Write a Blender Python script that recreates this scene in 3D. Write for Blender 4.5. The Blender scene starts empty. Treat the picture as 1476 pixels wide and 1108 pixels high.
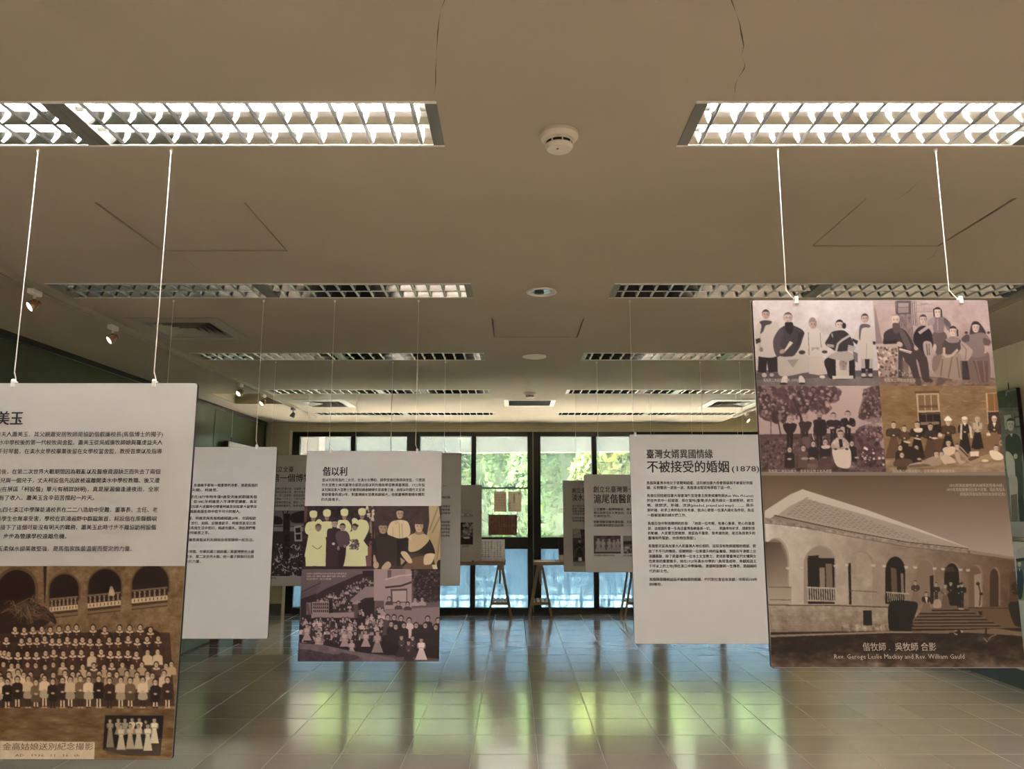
import bpy, bmesh, math, random
import numpy as np
from mathutils import Vector, Matrix

random.seed(7); rng = np.random.default_rng(7)
SC = bpy.context.scene
COL = SC.collection

# ------------------------------------------------------------------ camera
FPX, CX, CY = 1096.0, 740.0, 554.0          # focal length and centre in the 1476 x 1108 frame
CAMZ, PITCH = 1.48, math.radians(9.276)
cam_d = bpy.data.cameras.new('camera'); cam = bpy.data.objects.new('camera', cam_d); COL.objects.link(cam)
cam.location = (0, 0, CAMZ); cam.rotation_euler = (math.pi/2 + PITCH, 0, 0)
cam_d.sensor_fit = 'HORIZONTAL'; cam_d.sensor_width = 36.0; cam_d.lens = FPX/1476*36
cam_d.shift_x = -(CX-738)/1476
cam_d.clip_start = .05; cam_d.clip_end = 200
SC.camera = cam

# ------------------------------------------------------------------ light and exposure
SC.view_settings.view_transform = 'Standard'; SC.view_settings.look = 'None'
SC.view_settings.gamma = 1.0; SC.view_settings.use_curve_mapping = False
SC.view_settings.exposure = 0.64
SC.cycles.use_denoising = True
SC.cycles.max_bounces = 10; SC.cycles.diffuse_bounces = 5; SC.cycles.glossy_bounces = 5
SC.cycles.transparent_max_bounces = 12; SC.cycles.sample_clamp_indirect = 60.0
SC.cycles.caustics_refractive = False
TUBE_POWER = 58.0
world = bpy.data.worlds.new('sky'); SC.world = world; world.use_nodes = True
_n = world.node_tree.nodes; _n.clear()
_sky = _n.new('ShaderNodeTexSky'); _sky.sky_type = 'NISHITA'; _sky.sun_disc = False
_sky.sun_elevation = math.radians(63); _sky.sun_rotation = math.radians(-86); _sky.air_density = 1.2; _sky.dust_density = 2.0
_bg = _n.new('ShaderNodeBackground'); _bg.inputs[1].default_value = 2.8
_o = _n.new('ShaderNodeOutputWorld')
world.node_tree.links.new(_sky.outputs[0], _bg.inputs[0]); world.node_tree.links.new(_bg.outputs[0], _o.inputs[0])
sun_d = bpy.data.lights.new('sun', 'SUN'); sun_d.energy = 185.0; sun_d.angle = math.radians(1.5); sun_d.color = (1, .93, .82)
sun = bpy.data.objects.new('sun', sun_d); COL.objects.link(sun); sun.location = (4, 20, 12)
sun.rotation_euler = (math.radians(-27), 0, math.radians(86))       # high over the garden, onto the added bounce slab outside the windows

# ------------------------------------------------------------------ helpers
_c, _s = math.cos(PITCH), math.sin(PITCH)
def ray(u, v):
    a, b = (u-CX)/FPX, (v-CY)/FPX
    return a, _c + b*_s, _s - b*_c
def on_y(u, v, y):                            # point of an upright plane at depth y
    d = ray(u, v); t = y/d[1]; return d[0]*t, CAMZ + d[2]*t
def lin(c):
    c = np.asarray(c, float); return np.where(c <= .04045, c/12.92, ((c+.055)/1.055)**2.4)

def tag(o, label=None, cat=None, group=None, kind=None):
    if label: o['label'] = label
    if cat: o['category'] = cat
    if group: o['group'] = group
    if kind: o['kind'] = kind
    return o
def link(name, me, parent=None, mat=None):
    o = bpy.data.objects.new(name, me); COL.objects.link(o)
    if parent is not None: o.parent = parent
    if mat is not None and me is not None and len(me.materials) == 0: me.materials.append(mat)
    return o
def empty(name, loc, label=None, cat=None, group=None, kind=None):
    o = bpy.data.objects.new(name, None); COL.objects.link(o); o.location = loc; o.empty_display_size = .1
    return tag(o, label, cat, group, kind)
def root_loc(p):
    l = Vector((0, 0, 0))
    while p is not None: l += p.location; p = p.parent
    return l
def add_box(V, F, x0, x1, y0, y1, z0, z1):
    b = len(V)
    V += [(x0,y0,z0),(x1,y0,z0),(x1,y1,z0),(x0,y1,z0),(x0,y0,z1),(x1,y0,z1),(x1,y1,z1),(x0,y1,z1)]
    F += [(b,b+3,b+2,b+1),(b+4,b+5,b+6,b+7),(b,b+1,b+5,b+4),(b+1,b+2,b+6,b+5),(b+2,b+3,b+7,b+6),(b+3,b,b+4,b+7)]
class G:
    """collects shapes in world coordinates; build() makes ONE mesh object"""
    def __init__(s): s.V = []; s.F = []
    def box(s, x0, x1, y0, y1, z0, z1): add_box(s.V, s.F, min(x0,x1), max(x0,x1), min(y0,y1), max(y0,y1), min(z0,z1), max(z0,z1)); return s
    def bar(s, a, b, w, d, up=(0, 0, 1)):     # square bar between two points
        a, b = Vector(a), Vector(b); t = (b-a).normalized(); r = t.cross(Vector(up))
        if r.length < 1e-4: r = t.cross(Vector((0, 1, 0)))
        r.normalize(); q = r.cross(t); k = len(s.V)
        for p in (a, b):
            for i, j in ((-1,-1),(1,-1),(1,1),(-1,1)): s.V.append(tuple(p + r*(w/2*i) + q*(d/2*j)))
        s.F += [(k,k+1,k+2,k+3),(k+7,k+6,k+5,k+4)] + [(k+i, k+4+i, k+4+(i+1)%4, k+(i+1)%4) for i in range(4)]
        return s
    def tube(s, pts, r, n=8, cap=True):
        pts = [Vector(p) for p in pts]; k0 = len(s.V); m = len(pts)
        rr = r if isinstance(r, (list, tuple)) else [r]*m
        ref = None
        for i, p in enumerate(pts):
            t = (pts[min(i+1, m-1)] - pts[max(i-1, 0)]).normalized()
            if ref is None:
                ref = t.cross(Vector((0, 0, 1)))
                if ref.length < 1e-3: ref = t.cross(Vector((0, 1, 0)))
            ref = (ref - t*ref.dot(t)).normalized(); q = t.cross(ref)
            for j in range(n):
                a = 2*math.pi*j/n; s.V.append(tuple(p + (ref*math.cos(a) + q*math.sin(a))*rr[i]))
        for i in range(m-1):
            for j in range(n):
                a, b = k0+i*n+j, k0+i*n+(j+1) % n
                s.F.append((a, b, b+n, a+n))
        if cap: s.F += [tuple(reversed(range(k0, k0+n))), tuple(range(k0+(m-1)*n, k0+m*n))]
        return s
    def lathe(s, prof, c, n=32, axis='z', T=None):   # prof: (radius, height) pairs
        k0 = len(s.V); m = len(prof)
        for r, h in prof:
            for j in range(n):
                a = 2*math.pi*j/n; p = Vector((r*math.cos(a), r*math.sin(a), h))
                if T is not None: p = T @ p
                s.V.append(tuple(p + Vector(c)))
        for i in range(m-1):
            for j in range(n):
                a, b = k0+i*n+j, k0+i*n+(j+1) % n
                s.F.append((a, b, b+n, a+n))
        return s
    def prism(s, poly, y0, y1):               # poly of (x, z) extruded along y
        k, n = len(s.V), len(poly)
        s.V += [(x, y0, z) for x, z in poly] + [(x, y1, z) for x, z in poly]
        s.F += [tuple(range(k, k+n)), tuple(range(k+2*n-1, k+n-1, -1))]
        s.F += [(k+i, k+n+i, k+n+(i+1) % n, k+(i+1) % n) for i in range(n)]
        return s
    def mesh(s, name, off=(0, 0, 0), bevel=0, smooth=False):
        me = bpy.data.meshes.new(name)
        me.from_pydata([(x-off[0], y-off[1], z-off[2]) for x, y, z in s.V], [], s.F)
        bm = bmesh.new(); bm.from_mesh(me)
        bmesh.ops.recalc_face_normals(bm, faces=bm.faces[:])
        if bevel:
            ed = [e for e in bm.edges if len(e.link_faces) == 2 and e.calc_face_angle(0) > .7]
            bmesh.ops.bevel(bm, geom=ed, offset=bevel, segments=1, affect='EDGES', clamp_overlap=True)
        bm.to_mesh(me); bm.free()
        if smooth: me.polygons.foreach_set('use_smooth', [True]*len(me.polygons))
        me.update(); return me
    def build(s, name, mat, parent=None, bevel=0, smooth=False):
        return link(name, s.mesh(name, root_loc(parent), bevel, smooth), parent, mat)

# ------------------------------------------------------------------ materials
def mat(name, col, rough=.5, metal=0., spec=.5, var=0., scale=8., bump=0., bscale=60., emit=0., ecol=None):
    m = bpy.data.materials.new(name); m.use_nodes = True
    nt = m.node_tree; b = nt.nodes['Principled BSDF']
    b.inputs['Base Color'].default_value = (*col, 1); b.inputs['Roughness'].default_value = rough
    b.inputs['Metallic'].default_value = metal; b.inputs['Specular IOR Level'].default_value = spec
    if var or bump:
        tc = nt.nodes.new('ShaderNodeTexCoord')
    if var:
        n = nt.nodes.new('ShaderNodeTexNoise'); n.inputs['Scale'].default_value = scale; n.inputs['Detail'].default_value = 5
        nt.links.new(tc.outputs['Object'], n.inputs['Vector'])
        r = nt.nodes.new('ShaderNodeValToRGB')
        r.color_ramp.elements[0].position = .3; r.color_ramp.elements[1].position = .7
        r.color_ramp.elements[0].color = (*[c*(1-var) for c in col], 1)
        r.color_ramp.elements[1].color = (*[min(1, c*(1+var)) for c in col], 1)
        nt.links.new(n.outputs[0], r.inputs[0]); nt.links.new(r.outputs[0], b.inputs['Base Color'])
    if bump:
        n2 = nt.nodes.new('ShaderNodeTexNoise'); n2.inputs['Scale'].default_value = bscale; n2.inputs['Detail'].default_value = 4
        nt.links.new(tc.outputs['Object'], n2.inputs['Vector'])
        bp = nt.nodes.new('ShaderNodeBump'); bp.inputs['Strength'].default_value = bump; bp.inputs['Distance'].default_value = .004
        nt.links.new(n2.outputs[0], bp.inputs['Height']); nt.links.new(bp.outputs[0], b.inputs['Normal'])
    if emit:
        b.inputs['Emission Color'].default_value = (*(ecol or (1, 1, 1)), 1); b.inputs['Emission Strength'].default_value = emit
    return m
def attr_mat(name, rough=.45, spec=.4):       # flat print: colours come from the sheet's own colour attribute
    m = mat(name, (.5, .5, .5), rough, spec=spec); nt = m.node_tree
    a = nt.nodes.new('ShaderNodeAttribute'); a.attribute_name = 'ink'
    nt.links.new(a.outputs['Color'], nt.nodes['Principled BSDF'].inputs['Base Color']); return m

M = dict(
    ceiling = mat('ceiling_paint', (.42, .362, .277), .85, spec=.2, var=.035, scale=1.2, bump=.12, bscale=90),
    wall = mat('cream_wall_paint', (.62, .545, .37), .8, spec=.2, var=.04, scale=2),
    wall_light = mat('pale_wall_paint', (.88, .80, .62), .75, spec=.2, var=.03, scale=2),
    reveal = mat('white_reveal_paint', (.80, .80, .74), .6),
    green = mat('green_glass_panel', (.085, .108, .066), .2, spec=.5, var=.10, scale=1.5),
    green_edge = mat('green_post', (.16, .22, .16), .4, var=.05),
    black = mat('black_frame', (.006, .006, .006), .35, spec=.4),
    dark = mat('dark_metal', (.02, .02, .022), .4),
    grout = mat('grout', (.66, .60, .52), .9, spec=.1, var=.06, scale=20),
    skirting = mat('skirting_tile', (.075, .088, .092), .35, var=.12, scale=6),
    white_metal = mat('white_enamel', (.74, .72, .66), .4, var=.02),
    grey_metal = mat('grey_enamel', (.20, .20, .18), .45, metal=.3, var=.04),
    chrome = mat('louvre_aluminium', (.60, .59, .58), .10, metal=1.0),
    blade = mat('louvre_blade_aluminium', (.40, .40, .40), .33, metal=1.0),
    tube_on = mat('tube_lit', (.9, .9, .9), .3, emit=TUBE_POWER, ecol=(1.0, .965, .92)),
    tube_off = mat('tube_unlit', (.80, .80, .78), .25),
    lampcap = mat('tube_cap', (.75, .74, .70), .3, metal=.6),
    plastic = mat('ivory_plastic', (.66, .60, .50), .45),
    white_plastic = mat('white_plastic', (.85, .84, .82), .35),
    wire = mat('steel_wire', (.80, .76, .68), .35, metal=.3),
    board_edge = mat('board_edge', (.022, .016, .018), .6),
    face = mat('white_board_face', (.60, .59, .585), .42, spec=.35, var=.012, scale=5, bump=.06, bscale=14),
    ink = mat('ink', (.018, .015, .016), .5),
    ink_white = mat('white_print', (.78, .76, .74), .5),
    ink_cream = mat('cream_print', (.55, .48, .42), .5),
    wood = mat('pale_wood', (.32, .205, .115), .5, var=.22, scale=14),
    brownwood = mat('brown_wood', (.10, .058, .032), .5, var=.25, scale=12),
    bronze = mat('lamp_bronze_glass', (.55, .33, .22), .18, metal=.7),
    lamp_off = mat('lamp_grey', (.17, .155, .13), .4, metal=.4),
    lamp_glow = mat('lamp_lit_face', (.9, .8, .7), .3, emit=2.2, ecol=(1, .82, .68)),
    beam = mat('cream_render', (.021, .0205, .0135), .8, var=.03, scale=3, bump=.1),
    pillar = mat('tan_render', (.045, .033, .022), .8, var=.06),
    soil = mat('garden_soil', (.10, .11, .05), .9, var=.4, scale=3),
    hedge = mat('hedge_leaf_mass', (.04, .07, .022), .8, var=.35, scale=4),
    track = mat('track_enamel', (.42, .375, .30), .45), diffuser = mat('diffuser_enamel', (.36, .335, .28), .5, var=.04),
    terrace = mat('pale_bounce', (.74, .71, .65), .85, var=.08, scale=2),  # pale so the added slab reflects sunlight indoors
    bark = mat('bark', (.10, .07, .05), .9, var=.3, scale=10),
    crack = mat('ceiling_crack', (.10, .075, .05), .9),
    brown_ink = mat('brown_ink', (.10, .05, .03), .6), faint_ink = mat('faint_ink', (.30, .22, .17), .6), redbook = mat('dark_red_cloth', (.12, .03, .03), .6),
    print = attr_mat('printed_photo', .38, .45), paper = attr_mat('printed_paper', .6, .3),
)
def floor_tile_mat():
    m = mat('glazed_floor_tile', (.30, .268, .235), .2, spec=.5); nt = m.node_tree; b = nt.nodes['Principled BSDF']; b.inputs['IOR'].default_value = 1.9; b.inputs['Coat Weight'].default_value = 1.0; b.inputs['Coat Roughness'].default_value = .13; b.inputs['Coat IOR'].default_value = 1.75
    tc = nt.nodes.new('ShaderNodeNewGeometry'); oi = nt.nodes.new('ShaderNodeObjectInfo')
    n = nt.nodes.new('ShaderNodeTexNoise'); n.inputs['Scale'].default_value = 2.2; n.inputs['Detail'].default_value = 6
    mp = nt.nodes.new('ShaderNodeMapping'); mp.inputs['Scale'].default_value = (1, 3.5, 1)
    nt.links.new(tc.outputs['Position'], mp.inputs[0]); nt.links.new(mp.outputs[0], n.inputs['Vector'])
    r = nt.nodes.new('ShaderNodeValToRGB'); r.color_ramp.elements[0].position = .25; r.color_ramp.elements[1].position = .75
    r.color_ramp.elements[0].color = (.72, .615, .53, 1); r.color_ramp.elements[1].color = (.79, .68, .59, 1)
    nt.links.new(n.outputs[0], r.inputs[0])
    hs = nt.nodes.new('ShaderNodeHueSaturation'); ma = nt.nodes.new('ShaderNodeMapRange')
    ma.inputs['To Min'].default_value = .94; ma.inputs['To Max'].default_value = 1.06
    nt.links.new(oi.outputs['Random'], ma.inputs[0]); nt.links.new(ma.outputs[0], hs.inputs['Value'])
    nt.links.new(r.outputs[0], hs.inputs['Color']); nt.links.new(hs.outputs[0], b.inputs['Base Color'])
    n2 = nt.nodes.new('ShaderNodeTexNoise'); n2.inputs['Scale'].default_value = 5; n2.inputs['Detail'].default_value = 3
    nt.links.new(mp.outputs[0], n2.inputs['Vector'])
    mr = nt.nodes.new('ShaderNodeMapRange'); mr.inputs['To Min'].default_value = .12; mr.inputs['To Max'].default_value = .20
    nt.links.new(n2.outputs[0], mr.inputs[0]); nt.links.new(mr.outputs[0], b.inputs['Roughness'])
    bp = nt.nodes.new('ShaderNodeBump'); bp.inputs['Strength'].default_value = .035; bp.inputs['Distance'].default_value = .01
    nt.links.new(n2.outputs[0], bp.inputs['Height']); nt.links.new(bp.outputs[0], b.inputs['Normal'])
    return m
M['tile'] = floor_tile_mat()
def pane_mat(name, milk, milk_col, gl=.08, tint=(1, 1, 1), scale=3., streak=(1, 1, 1)):
    m = bpy.data.materials.new(name); m.use_nodes = True; nt = m.node_tree; nt.nodes.clear()
    o = nt.nodes.new('ShaderNodeOutputMaterial'); tr = nt.nodes.new('ShaderNodeBsdfTransparent'); tr.inputs[0].default_value = (*tint, 1)
    tl = nt.nodes.new('ShaderNodeBsdfTranslucent'); tl.inputs[0].default_value = (*milk_col, 1)
    g = nt.nodes.new('ShaderNodeBsdfGlossy'); g.inputs['Roughness'].default_value = .03; g.inputs[0].default_value = (.9, .95, .95, 1)
    tc = nt.nodes.new('ShaderNodeTexCoord'); mp = nt.nodes.new('ShaderNodeMapping'); mp.inputs['Scale'].default_value = streak
    n = nt.nodes.new('ShaderNodeTexNoise'); n.inputs['Scale'].default_value = scale; n.inputs['Detail'].default_value = 7; n.inputs['Roughness'].default_value = .65
    nt.links.new(tc.outputs['Object'], mp.inputs[0]); nt.links.new(mp.outputs[0], n.inputs['Vector'])
    mr = nt.nodes.new('ShaderNodeMapRange'); mr.inputs['From Min'].default_value = .3; mr.inputs['From Max'].default_value = .7
    mr.inputs['To Min'].default_value = milk*.72; mr.inputs['To Max'].default_value = min(1, milk*1.28)
    nt.links.new(n.outputs[0], mr.inputs[0])
    a = nt.nodes.new('ShaderNodeMixShader'); nt.links.new(mr.outputs[0], a.inputs[0]); nt.links.new(tr.outputs[0], a.inputs[1]); nt.links.new(tl.outputs[0], a.inputs[2])
    f = nt.nodes.new('ShaderNodeFresnel'); f.inputs[0].default_value = 1.3
    b = nt.nodes.new('ShaderNodeMixShader'); nt.links.new(f.outputs[0], b.inputs[0]); nt.links.new(a.outputs[0], b.inputs[1]); nt.links.new(g.outputs[0], b.inputs[2])
    nt.links.new(b.outputs[0], o.inputs[0]); return m
M['glass'] = pane_mat('window_glass', .03, (.7, .9, .7), scale=1.5)
M['frosted'] = pane_mat('frosted_film_glass', .80, (.075, .112, .15), tint=(.40, .53, .60), scale=5, streak=(3, 3, .7))
def leaf_mat():
    m = bpy.data.materials.new('leaf'); m.use_nodes = True; nt = m.node_tree; nt.nodes.clear()
    o = nt.nodes.new('ShaderNodeOutputMaterial'); a = nt.nodes.new('ShaderNodeAttribute'); a.attribute_name = 'ink'
    d = nt.nodes.new('ShaderNodeBsdfDiffuse'); t = nt.nodes.new('ShaderNodeBsdfTranslucent'); mx = nt.nodes.new('ShaderNodeMixShader'); mx.inputs[0].default_value = .45
    nt.links.new(a.outputs['Color'], d.inputs[0]); nt.links.new(a.outputs['Color'], t.inputs[0])
    nt.links.new(d.outputs[0], mx.inputs[1]); nt.links.new(t.outputs[0], mx.inputs[2]); nt.links.new(mx.outputs[0], o.inputs[0]); return m
M['leaf'] = leaf_mat()
# ------------------------------------------------------------------ the room
XL, XR, YB, YF, ZC = -3.62, 4.24, -4.0, 11.2, 2.73
def rects_minus(x0, x1, y0, y1, holes):
    xs = sorted({x0, x1, *[h[0] for h in holes], *[h[1] for h in holes]}); ys = sorted({y0, y1, *[h[2] for h in holes], *[h[3] for h in holes]})
    xs = [x for x in xs if x0 <= x <= x1]; ys = [y for y in ys if y0 <= y <= y1]
    for j in range(len(ys)-1):
        run = None
        for i in range(len(xs)-1):
            mx, my = (xs[i]+xs[i+1])/2, (ys[j]+ys[j+1])/2
            solid = not any(h[0] < mx < h[1] and h[2] < my < h[3] for h in holes)
            if solid: run = (run[0], xs[i+1]) if run else (xs[i], xs[i+1])
            if (not solid or i == len(xs)-2) and run:
                yield run[0], run[1], ys[j], ys[j+1]; run = None

# floor: grout bed, 300 tiles as parts, the rest of the tiles joined
floor = tag(G().box(XL-.3, XR+.1, YB-.1, YF+.1, -.12, -.0035).build('floor', M['grout']), 'beige glazed square floor tiles with pale grout lines', 'floor', kind='structure')
TS, GAP = .4, .0055
tile_me = None
def tile_geom(g, x0, x1, y0, y1):
    h = GAP/2; c = .0012; z0, z1 = -.0034, 0.
    k = len(g.V)
    a = (x0+h, x1-h, y0+h, y1-h); b = (a[0]+c, a[1]-c, a[2]+c, a[3]-c)
    g.V += [(a[0],a[2],z0),(a[1],a[2],z0),(a[1],a[3],z0),(a[0],a[3],z0),(a[0],a[2],z1-c),(a[1],a[2],z1-c),(a[1],a[3],z1-c),(a[0],a[3],z1-c),(b[0],b[2],z1),(b[1],b[2],z1),(b[1],b[3],z1),(b[0],b[3],z1)]
    g.F += [(k+8,k+9,k+10,k+11)] + [(k+q+i, k+q+(i+1) % 4, k+q+4+(i+1) % 4, k+q+4+i) for q in (0, 4) for i in range(4)]
cells = []
for i in range(-12, 13):
    for j in range(-24, 18):
        x0, y0 = .146+TS*i, 4.95+TS*j; x1, y1 = x0+TS, y0+TS
        x0, x1, y0, y1 = max(x0, XL), min(x1, XR), max(y0, YB), min(y1, YF)
        if x1-x0 < .03 or y1-y0 < .03: continue
        xm, ym = (x0+x1)/2, (y0+y1)/2
        zc = ym*_c - CAMZ*_s
        u = CX + FPX*xm/zc if zc > .1 else 1e9; v = CY + FPX*(ym*_s + CAMZ*_c)/zc if zc > .1 else 1e9
        seen = -60 < u < 1536 and v < 1150
        cells.append((0 if seen else 1, ym, x0, x1, y0, y1))
cells.sort()
gt = G(); tile_geom(gt, -TS/2, TS/2, -TS/2, TS/2); tile_me = gt.mesh('tile'); tile_me.materials.append(M['tile'])
rest = G(); n = 0
for sflag, ym, x0, x1, y0, y1 in cells:
    if sflag == 0 and n < 300:
        if abs(x1-x0-TS) < 1e-6 and abs(y1-y0-TS) < 1e-6: o = link('tile', tile_me, floor)
        else:
            g = G(); cx_, cy_ = (x0+x1)/2, (y0+y1)/2; tile_geom(g, x0-cx_, x1-cx_, y0-cy_, y1-cy_); o = link('tile', g.mesh('tile'), floor, M['tile'])
        o.location = ((x0+x1)/2, (y0+y1)/2, 0); n += 1
    else: tile_geom(rest, x0, x1, y0, y1)
tag(rest.build('tile_field', M['tile'], floor), kind='stuff')

# ceiling with openings
ROWS = [2.19+1.935*k for k in (-3, -2, -1, 0, 1, 2, 3, 4)]          # near edges of the light rows; the first three lie behind the camera
FW, FL = .30, 1.2
FIX = [(r, side, x0) for r in ROWS for side, x0 in (('left', -1.44), ('left', -2.64), ('right', .57), ('right', 1.77))]
holes = [(x0, x0+FL, r, r+FW) for r, s_, x0 in FIX]
HATCH = [(-1.735, -1.11, 2.985, 3.587, 'hatch'), (1.44, 2.055, 2.94, 3.52, 'hatch'), (-.145, .472, 4.93, 5.505, 'hatch')]
holes += [h[:4] for h in HATCH]
DIFF = [(-2.55, -1.99, 4.93, 5.50), (-2.53, -1.98, 8.74, 9.36), (2.33, 2.89, 8.74, 9.36), (-.09, .475, 8.76, 9.26)]
holes += DIFF
RECESS = (-3.36, -2.74, 8.28, 9.10); holes.append(RECESS)
DOWN = (.165, 4.29, .075)
gc = G()
CX1 = 3.04                                                           # beyond the right-hand track the ceiling steps up a little
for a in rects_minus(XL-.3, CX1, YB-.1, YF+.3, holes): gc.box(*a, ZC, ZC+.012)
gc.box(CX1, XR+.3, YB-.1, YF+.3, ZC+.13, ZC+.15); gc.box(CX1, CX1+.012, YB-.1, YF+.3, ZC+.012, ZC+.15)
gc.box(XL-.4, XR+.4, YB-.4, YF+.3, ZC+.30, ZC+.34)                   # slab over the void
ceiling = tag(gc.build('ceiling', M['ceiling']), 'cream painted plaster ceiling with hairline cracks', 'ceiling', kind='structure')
def crack(pts, w=.0022):
    P = []
    for u, v in pts:
        d = ray(u, v); t = (ZC-CAMZ)/d[2]; P.append((d[0]*t, d[1]*t))
    g = G(); k = 0
    for i, (x, y) in enumerate(P):
        ww = w*(.5+.5*math.sin(i*1.7+1)) * (1 if 0 < i < len(P)-1 else .3)
        g.V += [(x-ww, y, ZC-.0006), (x+ww, y, ZC-.0006)]
        if i: g.F.append((2*i-2, 2*i-1, 2*i+1, 2*i))
    g.build('crack', M['crack'], ceiling)
crack([(643,-6),(641,0),(636,12),(633,28),(631,45),(630,62),(629,80),(628,100),(628,118),(627,128),(625,138)], .0016)
crack([(1051,-8),(1055,2),(1061,18),(1066,33),(1069,50),(1072,66),(1069,79),(1074,94)], .0026)
crack([(1074,92),(1072,100),(1064,112),(1060,122),(1059,133)], .0022)
crack([(1294,287),(1309,276),(1330,257),(1341,249)], .0014)
crack([(1352,358),(1345,369),(1332,378)], .0014)
crack([(255,362),(275,380),(296,396)], .0008)
for k, (x0, x1, y0, y1, _) in enumerate(HATCH):
    g = G().box(x0+.008, x1-.008, y0+.008, y1-.008, ZC+.003, ZC+.02)
    tag(g.build('access_hatch', M['ceiling'], bevel=.001), ['square ceiling access hatch at left, behind the nearest light row', 'square ceiling access hatch at right, above the large photo panel', 'square ceiling access hatch in the middle of the ceiling, behind the round downlight'][k], 'hatch', 'ceiling access hatches')
x0, x1, y0, y1 = RECESS
g = G()
for a in ((x0-.012, x0, y0, y1), (x1, x1+.012, y0, y1), (x0, x1, y0-.012, y0), (x0, x1, y1, y1+.012)): g.box(*a, ZC+.012, ZC+.2)
g.box(x0, x1, y0, y1, ZC+.2, ZC+.212)
tag(g.build('trim_1', M['wall']), 'open square recess in the ceiling beside the left spotlight track', 'recess', kind='structure')

# walls
wb = G()
WX0, WX1, WZ = -3.26, 3.87, 2.60
wb.box(XL-.3, WX0-.04, YF, YF+.25, 0, ZC+.3); wb.box(WX1+.04, XR+.3, YF, YF+.25, 0, ZC+.3); wb.box(WX0-.04, WX1+.04, YF, YF+.25, WZ+.001, ZC+.3)
wall_back = tag(wb.build('wall_back', M['wall']), 'cream wall around the dark framed windows at the far end', 'wall', kind='structure')
for a, b in ((WX0-.04, WX0), (WX1, WX1+.04)): G().box(a, b, YF-.004, YF+.26, .0, WZ+.02).build('window_reveal', M['reveal'], wall_back)
tag(G().box(XR, XR+.2, YB, YF, 0, ZC+.3).build('wall_right', M['wall_light']), 'pale cream right wall hung with photo boards', 'wall', kind='structure')
tag(G().box(XL-.3, XR+.3, YB-.2, YB, 0, ZC+.3).build('wall_behind', M['wall']), 'cream wall behind the camera', 'wall', kind='structure')
wl = tag(G().box(XL-.3, XL-.03, YB, YF, 0, ZC+.3).build('wall_left', M['dark']), 'left wall faced with dark green glass panels under a black rail', 'wall', kind='structure')
y = YF-.16; k = 0
while y > YB+.1:
    y2 = max(YB, y-.93)
    G().box(XL-.03, XL-.008+(.004 if k % 2 else 0), y2+.004, y-.004, .05, ZC-.045).build('green_panel', M['green'], wl, bevel=.002); y = y2; k += 1
G().box(XL-.03, XL+.004, YF-.16+.035, YF, .02, ZC-.01).build('end_strip', M['green_edge'], wl)
G().box(XL-.03, XL+.02, YF-.16, YF-.16+.035, 0, ZC-.01).build('post', M['black'], wl)
G().box(XL-.03, XL+.02, YB, YF-.12, ZC-.045, ZC-.001).build('top_rail', M['black'], wl)
pl = empty('display_plinth', (-3.5, 6.2, 0), 'low grey-green plinth along the foot of the green wall', 'plinth')
G().box(XL+.005, -3.405, 3.0, 10.6, .012, .30).build('body', M['green_edge'], pl, bevel=.004)
G().box(XL+.005, -3.397, 2.995, 10.605, .0, .014).build('kick_strip', M['black'], pl)

def skirting(name, axis, a0, a1, fixed, sgn, label):
    r = empty(name, (fixed if axis == 'y' else (a0+a1)/2, fixed if axis == 'x' else (a0+a1)/2, 0), label, 'baseboard', kind='structure')
    a = a0; L = .42
    while a < a1-.02:
        b = min(a1, a+L); g = G()
        if axis == 'y': g.box(fixed, fixed+sgn*.014, a+.002, b-.002, 0, .155)
        else: g.box(a+.002, b-.002, fixed, fixed+sgn*.014, 0, .145)
        g.build('skirting_tile', M['skirting'], r, bevel=.0015); a = b
skirting('baseboard_right', 'y', 4.0, YF-.02, XR, -1, 'dark grey tiled skirting along the right wall')
skirting('baseboard_back', 'x', XL+.01, WX0-.045, YF, -1, 'dark grey tiled skirting left of the windows')
skirting('baseboard_far', 'x', WX1+.045, XR-.02, YF, -1, 'dark grey tiled skirting right of the windows')

# windows: four bays, each with two lights over two frosted lower panes
BX = [-3.153, -1.375, .399, 2.18]; PW, MW, WM = .755, .072, .196
for k, bx in enumerate(BX):
    r = empty('window_%d' % (k+1), (bx+PW, YF+.05, 0), ['black framed window bay at the far left', 'black framed window bay left of centre with papers stuck on its glass', 'black framed window bay right of centre', 'black framed window bay at the far right'][k], 'window', kind='structure')
    xa = bx-.107 if k == 0 else bx-WM/2; xb = bx+2*PW+MW+(.107 if k == 3 else WM/2)
    y0, y1 = YF+.0, YF+.09
    for a, b in ((xa, bx), (bx+2*PW+MW, xb)): G().box(a, b, y0, y1, 0, 2.603).build('side_frame', M['black'], r, bevel=.003)
    G().box(bx, bx+2*PW+MW, y0, y1, 2.531, 2.603).build('head_frame', M['black'], r, bevel=.003)
    G().box(bx, bx+2*PW+MW, y0-.01, y1, 0, .084).build('sill_frame', M['black'], r, bevel=.003)
    G().box(bx, bx+2*PW+MW, y0, y1, .908, 1.074).build('transom', M['black'], r, bevel=.003)
    for a, b in ((.084, .908), (1.074, 2.531)): G().box(bx+PW, bx+PW+MW, y0-.004, y1, a, b).build('mullion', M['black'], r, bevel=.003)
    for q in (0, 1):
        px = bx + q*(PW+MW)
        G().box(px-.002, px+PW+.002, y0+.04, y0+.046, 1.07, 2.535).build('pane', M['glass'], r)
        G().box(px-.002, px+PW+.002, y0+.04, y0+.046, .08, .912).build('frosted_pane', M['frosted'], r)
    if k == 1: G().box(bx+PW+MW, bx+2*PW+MW, y0+.02, y0+.06, 1.765, 1.787).build('glazing_bar', M['dark'], r)
    if k == 2:
        G().box(bx-.118, bx-.104, y0-.016, y0-.002, .02, 2.6).build('cable_conduit', M['grey_metal'], r)

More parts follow.
